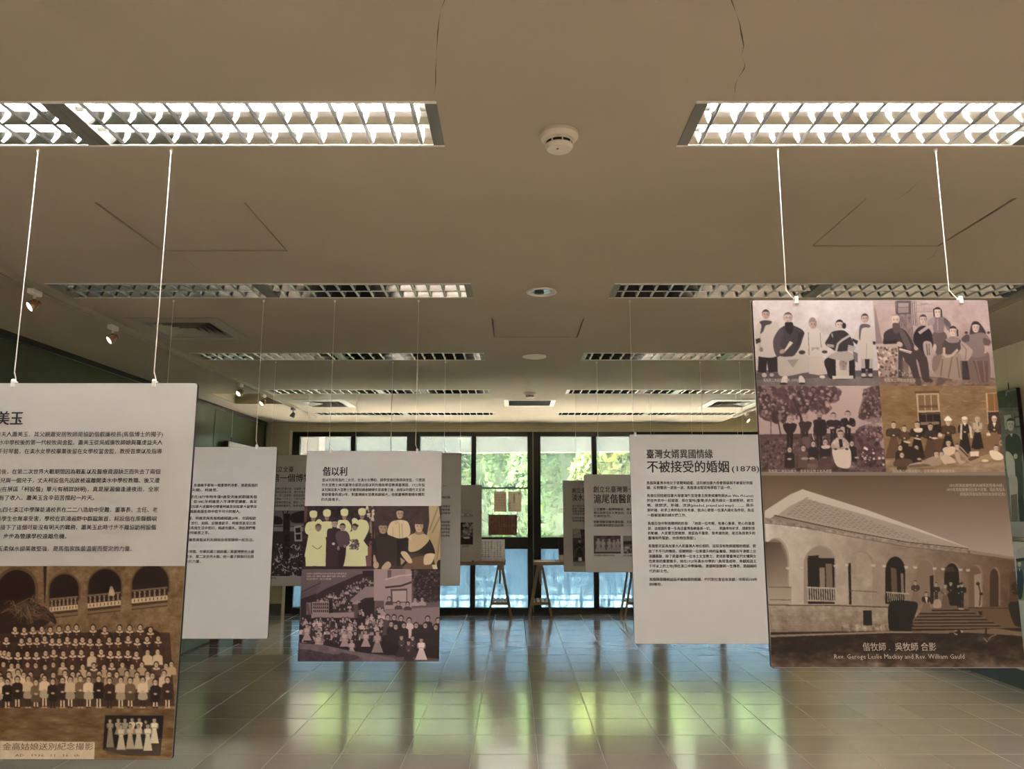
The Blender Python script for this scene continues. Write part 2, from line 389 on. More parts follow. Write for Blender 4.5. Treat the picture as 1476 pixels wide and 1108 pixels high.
# garden beyond the glass
tag(G().box(-16, 18, YF+.3, 40, -.35, -.15).build('ground', M['soil']), 'dark garden ground outside the windows', 'ground', kind='structure')
tag(G().box(-14, 16, YF+.27, 14.1, -.15, -.05).build('terrace', M['terrace']), 'pale concrete terrace strip outside the windows', 'terrace', kind='structure')  # added below the view: pale slab that throws sunlight up onto the ceiling
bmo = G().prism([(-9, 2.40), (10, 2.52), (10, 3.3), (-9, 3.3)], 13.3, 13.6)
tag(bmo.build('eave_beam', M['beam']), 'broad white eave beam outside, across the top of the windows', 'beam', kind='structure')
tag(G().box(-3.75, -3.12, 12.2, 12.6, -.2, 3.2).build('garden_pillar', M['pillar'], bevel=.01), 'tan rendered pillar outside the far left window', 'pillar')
def shrub(x, y, h, rx, ry, n, base, label, name='shrub', z0=-.15):
    r = empty(name, (x, y, z0), label, 'shrub', 'garden greenery outside')
    for k in range(3):
        st = G(); a = rng.uniform(0, 6.28); st.tube([(x, y, z0), (x+.2*rx*math.cos(a), y+.2*ry*math.sin(a), z0+h*.35), (x+.55*rx*math.cos(a), y+.55*ry*math.sin(a), z0+h*.75)], [.04, .03, .012], 6); st.build('stem', M['bark'], r)
    V = np.zeros((n, 4, 3)); c = np.zeros((n, 3))
    nb = 26; bl = rng.normal(0, 1, (nb, 3)); bl /= np.linalg.norm(bl, axis=1)[:, None]; bl *= rng.uniform(.25, .85, (nb, 1))
    br = rng.uniform(.22, .42, nb); tone = rng.uniform(.7, 1.3, nb)
    b = rng.integers(0, nb, n); d = rng.normal(0, 1, (n, 3)); d /= np.linalg.norm(d, axis=1)[:, None]
    p = bl[b] + d*br[b][:, None]*rng.uniform(.75, 1.05, (n, 1))
    p = p*np.array([rx, ry, h*.52]) + np.array([0, 0, h*.54])
    t = rng.normal(0, 1, (n, 3)); t /= np.linalg.norm(t, axis=1)[:, None]
    nn = d + rng.normal(0, .5, (n, 3)); s = np.cross(nn, t); s /= np.linalg.norm(s, axis=1)[:, None]+1e-9; t = np.cross(s, nn); t /= np.linalg.norm(t, axis=1)[:, None]+1e-9
    L = rng.uniform(.07, .15, (n, 1)); W = L*rng.uniform(.28, .5, (n, 1))
    V[:, 0] = p - t*L; V[:, 1] = p + s*W; V[:, 2] = p + t*L; V[:, 3] = p - s*W
    me = bpy.data.meshes.new('foliage'); me.from_pydata(V.reshape(-1, 3).tolist(), [], np.arange(4*n).reshape(-1, 4).tolist())
    col = np.array(base)*tone[b][:, None]*rng.uniform(.75, 1.25, (n, 1)); yel = rng.random(n) < .18; col[yel] *= np.array([1.5, 1.15, .6])
    ca = me.color_attributes.new('ink', 'FLOAT_COLOR', 'POINT'); rgba = np.ones((n, 4, 4), np.float32); rgba[:, :, :3] = np.clip(col, 0, 1)[:, None, :]
    ca.data.foreach_set('color', rgba.ravel())
    tag(link('foliage', me, r, M['leaf']), kind='stuff')
SH = [(-4.7, 15.0, 3.9, .66, .66, 0), (-3.05, 14.95, 3.5, .66, .66, 1), (-1.42, 15.0, 4.0, .66, .66, 0), (.22, 14.9, 3.4, .66, .66, 2), (1.84, 15.0, 3.9, .66, .66, 1), (3.46, 14.95, 3.6, .66, .66, 0), (5.1, 15.0, 4.0, .66, .66, 2),
      (-5.5, 17.5, 5.6, 1.08, 1.0, 1), (-2.65, 17.5, 5.4, 1.08, 1.0, 2), (.2, 17.5, 5.8, 1.08, 1.0, 0), (3.05, 17.5, 5.6, 1.08, 1.0, 1), (5.9, 17.5, 5.2, 1.08, 1.0, 0)]
WHERE = ['behind the far left window', 'behind the second window from the left, at its left', 'behind the papers stuck on the glass', 'in the middle of the view, left of the wide mullion', 'right of the wide mullion', 'behind the medical hall panel', 'behind the large photo panel',
         'tall, at the far left of the garden', 'tall, behind the second window', 'tall, in the middle of the garden', 'tall, to the right of the middle', 'tall, at the far right of the garden']
TONE = [((.046, .085, .026), 'mid green'), ((.075, .105, .03), 'yellow green'), ((.034, .074, .026), 'deep green')]
hd = empty('tall_hedge', (0, 19.9, -.15), 'tall clipped hedge closing off the back of the garden', 'hedge', 'garden greenery outside')
G().box(-13, 13, 19.7, 20.3, -.15, 8.5).build('hedge_core', M['hedge'], hd)
nH = 9000; p = np.stack([rng.uniform(-13, 13, nH), rng.uniform(19.35, 19.72, nH), rng.uniform(-.1, 8.6, nH)], 1); t = rng.normal(0, 1, (nH, 3)); t /= np.linalg.norm(t, axis=1)[:, None]; s_ = np.cross(t, rng.normal(0, 1, (nH, 3))); s_ /= np.linalg.norm(s_, axis=1)[:, None]
L = rng.uniform(.10, .2, (nH, 1)); V = np.stack([p-t*L, p+s_*L*.5, p+t*L, p-s_*L*.5], 1)
me = bpy.data.meshes.new('foliage'); me.from_pydata((V-np.array([0, 19.9, -.15])).reshape(-1, 3).tolist(), [], np.arange(4*nH).reshape(-1, 4).tolist())
ca = me.color_attributes.new('ink', 'FLOAT_COLOR', 'POINT'); rgba = np.ones((nH, 4, 4), np.float32); rgba[:, :, :3] = (np.array([.055, .088, .028])*rng.uniform(.6, 1.5, (nH, 1)))[:, None, :]; ca.data.foreach_set('color', rgba.ravel())
tag(link('foliage', me, hd, M['leaf']), kind='stuff')
for (x, y, h, rx, ry, tn), w in zip(SH, WHERE):
    shrub(x, y, h, rx, ry, 6500 if y < 16.5 else 7500, TONE[tn][0], '%s leafy shrub outside, %s' % (TONE[tn][1], w))
# ------------------------------------------------------------------ recessed louvre lights
def make_fixture_meshes():
    """meshes around the fixture's centre at ceiling level (z = 0)"""
    me = {}; hx, hy = FL/2, FW/2
    g = G()
    g.box(-hx, hx, -hy, -hy+.014, -.002, .10); g.box(-hx, hx, hy-.014, hy, -.002, .10); g.box(-hx, hx, -hy, hy, .10, .108)
    me['body'] = g.mesh('body', bevel=.001); me['body'].materials.append(M['white_metal'])
    for sgn in (-1, 1):
        g = G().box(sgn*hx, sgn*(hx-.038), -hy+.014, hy-.014, -.003, .10)
        me['end%d' % sgn] = g.mesh('end_plate', bevel=.001); me['end%d' % sgn].materials.append(M['grey_metal'])
    TW = (FW-.028)/2
    for q in (0, 1):                                                  # the two mirror troughs
        yc = -hy+.014+TW*(q+.5); g = G(); N = 14
        for i in range(N+1):
            t = -1+2*i/N; yy, zz = yc+t*TW/2, .074*(1-abs(t)**2.4)
            g.V += [(-hx+.038, yy, zz), (hx-.038, yy, zz)]
            if i: g.F.append((2*i-2, 2*i-1, 2*i+1, 2*i))
        me['trough%d' % q] = g.mesh('reflector', smooth=True); me['trough%d' % q].materials.append(M['chrome'])
        for st in ('on', 'off'):
            g = G().tube([(-hx+.06, yc, .027), (-hx+.2, yc, .027), (hx-.2, yc, .027), (hx-.06, yc, .027)], .0125, 12)
            me['tube_%s%d' % (st, q)] = g.mesh('tube', smooth=True); me['tube_%s%d' % (st, q)].materials.append(M['tube_'+st])
        for sg in (-1, 1):
            g = G().tube([(sg*(hx-.036), yc, .027), (sg*(hx-.062), yc, .027)], .0135, 10)
            me['cap%d%d' % (q, sg)] = g.mesh('tube_cap'); me['cap%d%d' % (q, sg)].materials.append(M['lampcap'])
    g = G()                                                           # one cross blade: a wedge across a trough
    for yy, ht in ((-TW/2+.001, .005), (0, .0095), (TW/2-.001, .005)):
        g.V += [(-.0012, yy, 0), (.0012, yy, 0), (.008, yy, ht), (-.008, yy, ht)]
    g.F += [(0,1,2,3), (11,10,9,8)] + [(k+i, k+4+i, k+4+(i+1) % 4, k+(i+1) % 4) for k in (0, 4) for i in range(4)]
    me['blade'] = g.mesh('louvre_blade'); me['blade'].materials.append(M['blade'])
    g2 = G()
    xs = [-hx+.038+(FL-.076)*(i+.5)/13 for i in range(13)]
    for q in (0, 1):
        yc = -hy+.014+TW*(q+.5)
        for x in xs:
            k = len(g2.V); g2.V += [(a+x, b+yc, c) for a, b, c in g.V]; g2.F += [tuple(i+k for i in f) for f in g.F]
    me['louvre'] = g2.mesh('louvre'); me['louvre'].materials.append(M['blade'])
    me['xs'] = xs; me['ys'] = [-hy+.014+TW*.5, -hy+.014+TW*1.5]
    return me
FM = make_fixture_meshes()
ROWW = {3: 'nearest row', 4: 'second row', 5: 'third row', 6: 'fourth row', 7: 'farthest row'}
for r, side, x0 in FIX:
    k = ROWS.index(r); lit = k in (0, 1, 3)
    inner = (side == 'left' and x0 > -2) or (side == 'right' and x0 < 1)
    lab = ('lit' if lit else 'unlit') + ' twin-tube louvred ceiling light, ' + (('%s, %s bank, %s unit' % (ROWW[k], side, 'inner' if inner else 'outer')) if k >= 3 else 'behind the camera, %s bank, %s unit of the %s row' % (side, 'inner' if inner else 'outer', ['last', 'second', 'first'][k]))
    e = empty('ceiling_light', (x0+FL/2, r+FW/2, ZC), lab, 'ceiling light', 'recessed louvred ceiling lights')
    link('body', FM['body'], e); link('end_plate', FM['end-1'], e); link('end_plate', FM['end1'], e)
    for q in (0, 1):
        link('reflector', FM['trough%d' % q], e); t = link('tube', FM['tube_%s%d' % ('on' if lit else 'off', q)], e); [link('tube_cap', FM['cap%d%d' % (q, sg)], t) for sg in (-1, 1)]
    if 3 <= k <= 5:
        for x in FM['xs']:
            for yy in FM['ys']: link('louvre_blade', FM['blade'], e).location = (x, yy, 0)
    else: tag(link('louvre', FM['louvre'], e), kind='stuff')

# ------------------------------------------------------------------ spotlight tracks
for nm, x, lab in (('left', -2.70, 'pale spotlight track along the left side of the ceiling'), ('right', 3.005, 'pale spotlight track along the right side of the ceiling')):
    e = empty('spotlight_track', (x, 5, ZC), lab, 'track', 'spotlight tracks')
    G().prism([(x-.019, ZC-.0005), (x-.019, ZC-.03), (x-.008, ZC-.03), (x-.008, ZC-.0126), (x+.008, ZC-.0126), (x+.008, ZC-.03), (x+.019, ZC-.03), (x+.019, ZC-.0005)], YB+.01, 10.3).build('rail', M['track'], e)
    G().box(x-.0075, x+.0075, YB, 10.3, ZC-.02, ZC-.0125).build('conductor_slot', M['black'], e)
def spotlight(x, y, yaw, tilt, lit, label, dark=False):
    e = empty('spotlight', (x, y, ZC-.03), label, 'spotlight', 'track spotlights')
    z = ZC-.03
    G().box(x-.018, x+.018, y-.045, y+.045, z-.032, z).build('adapter', M['lamp_off'] if dark else M['white_plastic'], e, bevel=.004)
    G().tube([(x, y, z-.032), (x, y, z-.055)], .007, 10).build('stem', M['lamp_off'] if dark else M['plastic'], e)
    c = Vector((x, y, z-.09)); d = Vector((math.sin(yaw)*math.cos(tilt), math.cos(yaw)*math.cos(tilt), math.sin(tilt)))
    T = d.to_track_quat('Z', 'Y').to_matrix().to_4x4()
    side = d.cross(Vector((0, 0, 1))).normalized()
    G().tube([c+side*.036, c+side*.036+Vector((0, 0, .025)), c+Vector((0, 0, .036)), c-side*.036+Vector((0, 0, .025)), c-side*.036], .004, 6).build('yoke', M['lamp_off'] if dark else M['bronze'], e)
    G().lathe([(.0, -.035), (.016, -.035), (.022, -.02), (.030, .005), (.033, .028), (.030, .028), (.026, .012), (0, .004)], c, 20, T=T).build('lamp_body', M['lamp_off'] if dark else M['bronze'], e, smooth=True)
    G().lathe([(.0, .016), (.027, .016), (.028, .022), (0, .022)], c, 20, T=T).build('lens', M['lamp_glow'] if lit else M['white_plastic'], e)
spotlight(-2.70, 4.15, -2.5, -.6, True, 'lit bronze spotlight nearest the camera on the left track')
spotlight(-2.70, 5.00, -2.4, -.65, True, 'lit bronze spotlight second from the camera on the left track')
spotlight(-2.70, 7.42, -2.6, -.6, True, 'pale spotlight third along the left track, above the dark edge of the near panel')
spotlight(-2.70, 8.12, -2.5, -.7, True, 'bronze spotlight fourth along the left track, close to the third')
spotlight(-2.70, 9.25, -1.6, -1.1, False, 'unlit grey spotlight farthest along the left track', True)
spotlight(3.005, 9.72, 2.4, -.7, True, 'lit bronze spotlight on the right track above the wedding story panel')

# ------------------------------------------------------------------ air diffusers, detectors, downlights
def diffuser(x0, x1, y0, y1, label, rings=5):
    cx_, cy_ = (x0+x1)/2, (y0+y1)/2
    e = empty('air_diffuser', (cx_, cy_, ZC), label, 'air diffuser', 'square ceiling air diffusers')
    def ring(a, b, za, zb, nm, m):
        g = G(); P = []
        for s, z in ((a, za), (b, zb)):
            hx, hy = (x1-x0)/2*s, (y1-y0)/2*s
            g.V += [(cx_-hx, cy_-hy, z), (cx_+hx, cy_-hy, z), (cx_+hx, cy_+hy, z), (cx_-hx, cy_+hy, z)]
        g.V += [(x, y, z+.003) for x, y, z in g.V]
        g.F += [(i, (i+1) % 4, 4+(i+1) % 4, 4+i) for i in range(4)] + [(8+i, 12+i, 12+(i+1) % 4, 8+(i+1) % 4) for i in range(4)]
        g.F += [(i, 8+i, 8+(i+1) % 4, (i+1) % 4) for i in range(4)] + [(4+i, 4+(i+1) % 4, 12+(i+1) % 4, 12+i) for i in range(4)]
        g.build(nm, m, e)
    ring(1.10, .80, ZC-.006, ZC-.014, 'frame', M['diffuser'])
    for k in range(rings):
        a = .78-.145*k; ring(a, a-.10, ZC-.012, ZC+.022, 'vane', M['diffuser'])
    G().box(x0+.002, x1-.002, y0+.002, y1-.002, ZC+.08, ZC+.1).build('duct', M['black'], e)
diffuser(*DIFF[0], 'square four-way air diffuser nearest the camera, beside the left track')
diffuser(*DIFF[1], 'square four-way air diffuser far along the left side of the ceiling')
diffuser(*DIFF[2], 'square four-way air diffuser far along the right side of the ceiling')
x0, x1, y0, y1 = DIFF[3]
e = empty('return_air_grille', ((x0+x1)/2, (y0+y1)/2, ZC), 'dark slatted return air grille in the middle of the far ceiling', 'grille')
for a in ((x0-.02, x0+.035, y0-.02, y1+.02), (x1-.035, x1+.02, y0-.02, y1+.02), (x0+.035, x1-.035, y0-.02, y0+.02), (x0+.035, x1-.035, y1-.02, y1+.02)): G().box(*a, ZC-.008, ZC+.012).build('frame_bar', M['white_metal'], e, bevel=.002)
sl = bpy.data.meshes.new('slat')
for k in range(14):
    yy = y0+.03+(y1-y0-.06)*(k+.5)/14
    G().bar((x0+.035, yy, ZC+.006), (x1-.035, yy, ZC+.006), .003, .022, up=(0, .5, 1)).build('slat', M['grey_metal'], e)
G().box(x0+.002, x1-.002, y0+.002, y1-.002, ZC+.06, ZC+.08).build('duct', M['black'], e)

def smoke_detector(x, y, label):
    e = empty('smoke_detector', (x, y, ZC), label, 'smoke detector', 'smoke detectors')
    G().lathe([(0, 0), (.066, 0), (.066, -.012), (.060, -.020), (.052, -.024), (0, -.024)], (x, y, ZC), 40).build('base', M['plastic'], e)
    G().lathe([(.050, -.024), (.050, -.033), (.046, -.034), (.046, -.024)], (x, y, ZC), 40).build('collar', M['plastic'], e)
    G().lathe([(.045, -.024), (.043, -.046), (0, -.046)], (x, y, ZC), 40).build('vent_slot', M['black'], e)
    for k in range(8):
        a = k*math.pi/4+.2; c_, s_ = math.cos(a), math.sin(a)
        G().bar((x+.0455*c_, y+.0455*s_, ZC-.03), (x+.0445*c_, y+.0445*s_, ZC-.047), .004, .004).build('rib', M['plastic'], e)
    G().lathe([(.047, -.043), (.0475, -.047), (.040, -.057), (.012, -.060), (0, -.060)], (x, y, ZC), 40).build('cap', M['plastic'], e)
    G().lathe([(0, -.0605), (.004, -.0605), (.004, -.058)], (x-.006, y-.012, ZC), 12).build('indicator', M['crack'], e)
smoke_detector(.154, 2.40, 'round ivory smoke detector between the nearest two light banks')
smoke_detector(.182, 8.22, 'small round smoke detector in front of the return air grille')
e = empty('downlight', (.165, 4.29, ZC), 'round recessed downlight with bright metal rim in the middle of the ceiling', 'downlight')
G().lathe([(.088, 0), (.090, -.006), (.080, -.010), (.072, -.006), (.066, .0)], (.165, 4.29, ZC), 40).build('rim', M['white_metal'], e, smooth=True)
G().lathe([(.066, -.0005), (.062, -.0015), (.04, -.0022), (0, -.0025)], (.165, 4.29, ZC), 40).build('reflector', M['chrome'], e, smooth=True)
G().lathe([(.030, -.002), (.028, -.012), (0, -.014)], (.150, 4.29, ZC), 24).build('lamp', M['dark'], e, smooth=True)
e = empty('ceiling_speaker', (.174, 6.2, ZC), 'flat round ivory ceiling speaker behind the middle access hatch', 'speaker')
G().lathe([(.098, 0), (.098, -.006), (.085, -.011), (.078, -.006)], (.174, 6.2, ZC), 40).build('rim', M['white_metal'], e, smooth=True)
G().lathe([(.078, -.006), (.05, -.008), (0, -.009)], (.174, 6.2, ZC), 40).build('grille_cover', M['plastic'], e, smooth=True)

# ------------------------------------------------------------------ trestle tables by the window
def trestle_table(xc, xe0, xe1, label, tlabel):
    """xc: middle of the trestle in view, xe0/xe1: ends of the top"""
    y0, y1 = 10.62, 11.06
    e = empty('display_table', ((xe0+xe1)/2, (y0+y1)/2, 0), label, 'table', 'trestle tables by the window')
    G().box(xe0, xe1, y0-.03, y1+.03, .722, .766).build('table_top', M['wood'], e, bevel=.004)
    for c in (xc, xe0+xe1-xc):
        g = G().box(c-.035, c+.035, y0, y1, .655, .722); g.build('trestle_head', M['wood'], e, bevel=.003)
        for sx in (-1, 1):
            for yy in (y0+.03, y1-.03): G().bar((c+sx*.028, yy, .69), (c+sx*.155, yy, 0), .026, .026, up=(0, 1, 0)).build('leg', M['wood'], e)
        for yy in (y0+.03, y1-.03):
            G().box(c-.120, c+.120, yy-.014, yy+.014, .195, .232).build('rail', M['wood'], e)
            G().tube([(c, yy, .67), (c, yy, .47)], .011, 8).build('peg', M['wood'], e)
        for k in range(4): G().box(c-.112+k*.062, c-.112+k*.062+.038, y0+.02, y1-.02, .232, .242).build('shelf_slat', M['white_plastic'], e)
trestle_table(-.185, -1.55, -.106, 'pale wooden trestle table at left of the wide mullion, holding a framed document', 0)
trestle_table(.372, .279, 1.75, 'pale wooden trestle table right of the wide mullion, behind the medical hall panel', 0)

# ------------------------------------------------------------------ brown wooden stand behind the left text panel
e = empty('wooden_stand', (-3.25, 8.85, 0), 'brown wooden stand whose two feet show under the left text panel', 'stand')
for x in (-3.335, -3.075):
    G().box(x-.05, x+.05, 8.82, 8.86, 0, 1.05).build('leg', M['brownwood'], e, bevel=.003)
G().box(-3.385, -3.02, 8.86, 8.89, .55, .62).build('rail', M['brownwood'], e, bevel=.003)
G().box(-3.385, -3.03, 8.80, 8.818, .60, 1.05).build('panel', M['brownwood'], e, bevel=.003)
# ------------------------------------------------------------------ printing: a small painter whose result becomes the colours of a flat printed sheet
WHITE_OBS = lin(np.array([188, 179, 170])/255.)
class Sheet:
    """a flat print on an upright plane at depth y; shapes are given in photograph pixels u, v (or in an enlarged crop of it) and land on the plane"""
    def __init__(s, y, corners, res, white=WHITE_OBS, alb=.60, base=(120, 105, 95), T=None, rect=None):
        s.y, s.T = y, T
        if rect: s.x0, s.x1, s.z0, s.z1 = rect
        else:
            xs = [s.up(*c)[0] for c in corners]; zs = [s.up(*c)[1] for c in corners]
            s.x0, s.x1, s.z0, s.z1 = (xs[0]+xs[3])/2, (xs[1]+xs[2])/2, (zs[2]+zs[3])/2, (zs[0]+zs[1])/2
        s.W = max(4, int((s.x1-s.x0)*res)); s.H = max(4, int((s.z1-s.z0)*res))
        s.im = np.zeros((s.H, s.W, 3)) + np.array(base)/255.
        s.contrast = 1.1; s.white, s.alb = white, alb; s.cu, s.cv, s.cs = 0., 0., 1.
    def up(s, u, v):
        return s.T(u, v) if s.T else on_y(u, v, s.y)
    def crop(s, u, v, k): s.cu, s.cv, s.cs = u, v, k; return s
    def px(s, pts):
        out = []
        for a, b in pts:
            x, z = s.up(s.cu+a/s.cs, s.cv+b/s.cs)
            out.append(((x-s.x0)/(s.x1-s.x0)*s.W, (s.z1-z)/(s.z1-s.z0)*s.H))
        return np.array(out)
    @staticmethod
    def smooth(P, n=5):
        m = len(P); out = []
        for i in range(m):
            a, b, c, d = P[i-1], P[i], P[(i+1) % m], P[(i+2) % m]
            for k in range(n):
                t = k/n; out.append(.5*((2*b)+(c-a)*t+(2*a-5*b+4*c-d)*t*t+(3*b-a-3*c+d)*t**3))
        return np.array(out)
    def cover(s, P, ss=3):
        x0, y0 = np.floor(P.min(0)).astype(int)-1; x1, y1 = np.ceil(P.max(0)).astype(int)+1
        x0, y0 = max(0, x0), max(0, y0); x1, y1 = min(s.W, x1), min(s.H, y1)
        if x1 <= x0 or y1 <= y0: return None
        if (x1-x0)*(y1-y0) > 40000: ss = 2
        w, h = (x1-x0)*ss, (y1-y0)*ss
        X = x0+(np.arange(w)+.5)/ss; out = np.zeros((h, w), bool)
        Q = np.roll(P, -1, 0)
        for r in range(h):
            yy = y0+(r+.5)/ss
            m = (P[:, 1] > yy) != (Q[:, 1] > yy)
            if not m.any(): continue
            xi = np.sort(P[m, 0]+(yy-P[m, 1])*(Q[m, 0]-P[m, 0])/(Q[m, 1]-P[m, 1]))
            out[r] = (np.searchsorted(xi, X) % 2) == 1
        return (slice(y0, y1), slice(x0, x1)), out.reshape(y1-y0, ss, x1-x0, ss).mean((1, 3))
    def put(s, cov, col, a=1.):
        if cov is None: return
        sl, c = cov; c = (c*a)[..., None]; s.im[sl] = s.im[sl]*(1-c)+np.asarray(col)/255.*c if not callable(col) else s.im[sl]*(1-c)+col(sl)*c
    def poly(s, pts, col, a=1., sm=False):
        P = s.px(pts)
        if sm: P = s.smooth(P)
        s.put(s.cover(P), col, a)
    def ell(s, cx, cy, rx, ry, col, a=1., rot=0., n=22):
        t = np.linspace(0, 2*math.pi, n, endpoint=False); c, d = math.cos(rot), math.sin(rot)
        s.poly([(cx+rx*math.cos(q)*c-ry*math.sin(q)*d, cy+rx*math.cos(q)*d+ry*math.sin(q)*c) for q in t], col, a)
    def line(s, pts, w, col, a=1.):
        P = np.array(pts, float); d = np.gradient(P, axis=0); d /= np.linalg.norm(d, axis=1)[:, None]+1e-9
        nrm = np.stack([-d[:, 1], d[:, 0]], 1)*w/2
        s.poly(np.concatenate([P+nrm, (P-nrm)[::-1]]).tolist(), col, a)
    def grad(s, pts, c0, c1, ang=90.):
        P = s.px(pts); cov = s.cover(P)
        if cov is None: return
        sl, _ = cov; yy, xx = np.mgrid[sl]; dx, dy = math.cos(math.radians(ang)), math.sin(math.radians(ang))
        t = xx*dx+yy*dy; pr = P[:, 0]*dx+P[:, 1]*dy; t = np.clip((t-pr.min())/(pr.max()-pr.min()+1e-9), 0, 1)[..., None]
        col = (np.array(c0)*(1-t)+np.array(c1)*t)/255.
        c = cov[1][..., None]; s.im[sl] = s.im[sl]*(1-c)+col*c
    def noise(s, pts, amp, cell=3, seed=0, stretch=1., tint=(1, 1, 1)):
        P = s.px(pts); cov = s.cover(P)
        if cov is None: return
        sl, c = cov; h, w = c.shape; r = np.random.default_rng(seed); tot = np.zeros((h, w)); k = cell; am = 1.
        while k >= 1:
            ky, kx = max(1, k), max(1, k*stretch)
            g = r.normal(0, 1, (int(h/ky)+3, int(w/kx)+3)); yi, xi = np.arange(h)/ky, np.arange(w)/kx
            y0, x0 = yi.astype(int), xi.astype(int); fy, fx = (yi-y0)[:, None], (xi-x0)[None]
            tot += am*((g[y0][:, x0]*(1-fx)+g[y0][:, x0+1]*fx)*(1-fy)+(g[y0+1][:, x0]*(1-fx)+g[y0+1][:, x0+1]*fx)*fy); k /= 2; am *= .7
        s.im[sl] = np.clip(s.im[sl]+(tot*amp/255.*c)[..., None]*np.array(tint), 0, 1)
    def spots(s, pts, col, n, r, seed=0, a=.8, el=1.):       # scattered dabs inside an outline: leaves, flowers
        P = np.array(pts, float); q = np.random.default_rng(seed); lo, hi = P.min(0), P.max(0); k = 0
        while k < n:
            p = lo+(hi-lo)*q.random(2); A, B = P, np.roll(P, -1, 0)
            m = (A[:, 1] > p[1]) != (B[:, 1] > p[1]); x = A[m, 0]+(p[1]-A[m, 1])*(B[m, 0]-A[m, 0])/(B[m, 1]-A[m, 1]+1e-9)
            k += 1
            if (x > p[0]).sum() % 2:
                c = np.array(col, float)*q.uniform(.75, 1.25); rr = r*q.uniform(.5, 1.3)
                s.ell(p[0], p[1], rr*el, rr, c, a, q.uniform(0, 3), 9)
    def head(s, x, y, r, skin, hair, cover=.55, beard=None, ry=1.25):   # r: half width of the face
        hair_c = np.array(hair); s.ell(x, y-r*.28, r*1.13, r*ry*1.02, hair)
        s.poly([(x-r*.86, y-r*ry*(.30+cover*.55)), (x+r*.86, y-r*ry*(.30+cover*.55)), (x+r*.9, y+r*.45), (x+r*.45, y+r*ry), (x-r*.45, y+r*ry), (x-r*.9, y+r*.45)], skin, 1, True)
        dk = np.array(skin)*.55
        for sx in (-1, 1): s.ell(x+sx*r*.38, y-r*.05, r*.2, r*.12, dk, .85); s.line([(x+sx*r*.15, y-r*.28), (x+sx*r*.62, y-r*.30)], r*.13, dk, .7)
        s.poly([(x+r*.02, y-r*.1), (x+r*.2, y+r*.42), (x-r*.1, y+r*.42)], np.array(skin)*.8, .7)
        s.ell(x, y+r*.72, r*.28, r*.09, dk, .8)
        s.poly([(x+r*.5, y-r*.6), (x+r*.92, y-r*.5), (x+r*.9, y+r*.5), (x+r*.5, y+r*1.0)], np.array(skin)*.72, .5, True)
        if beard is not None: s.poly([(x-r*.8, y+r*.35), (x, y+r*.55), (x+r*.8, y+r*.35), (x+r*.75, y+r*1.3), (x, y+r*2.2), (x-r*.75, y+r*1.3)], beard, 1, True)
    def build(s, name, parent, m, dy=-.0012, side=False):
        A = np.clip(lin(np.clip(s.im+(s.im.mean(-1, keepdims=True)-.40)*(s.contrast-1), .02, 1))/s.white*s.alb, .004, .92)
        W, H = s.W, s.H
        X, Z = np.meshgrid(np.linspace(s.x0, s.x1, W), np.linspace(s.z1, s.z0, H)); o = root_loc(parent)
        V = (np.stack([np.full_like(X, s.y+dy-o.x), -X-o.y, Z-o.z], -1) if side else np.stack([X-o.x, np.full_like(X, s.y+dy-o.y), Z-o.z], -1)).reshape(-1, 3)   # side: the sheet hangs on the right wall
        i = (np.arange(H-1)[:, None]*W+np.arange(W-1)[None]).ravel(); F = np.stack([i, i+W, i+W+1, i+1], 1)
        me = bpy.data.meshes.new(name); me.vertices.add(len(V)); me.vertices.foreach_set('co', V.ravel())
        me.loops.add(F.size); me.loops.foreach_set('vertex_index', F.ravel()); me.polygons.add(len(F)); me.polygons.foreach_set('loop_start', np.arange(0, F.size, 4)); me.update(calc_edges=True)
        ca = me.color_attributes.new('ink', 'FLOAT_COLOR', 'POINT'); rgba = np.ones((H*W, 4), np.float32); rgba[:, :3] = A.reshape(-1, 3); ca.data.foreach_set('color', rgba.ravel())
        return link(name, me, parent, m)

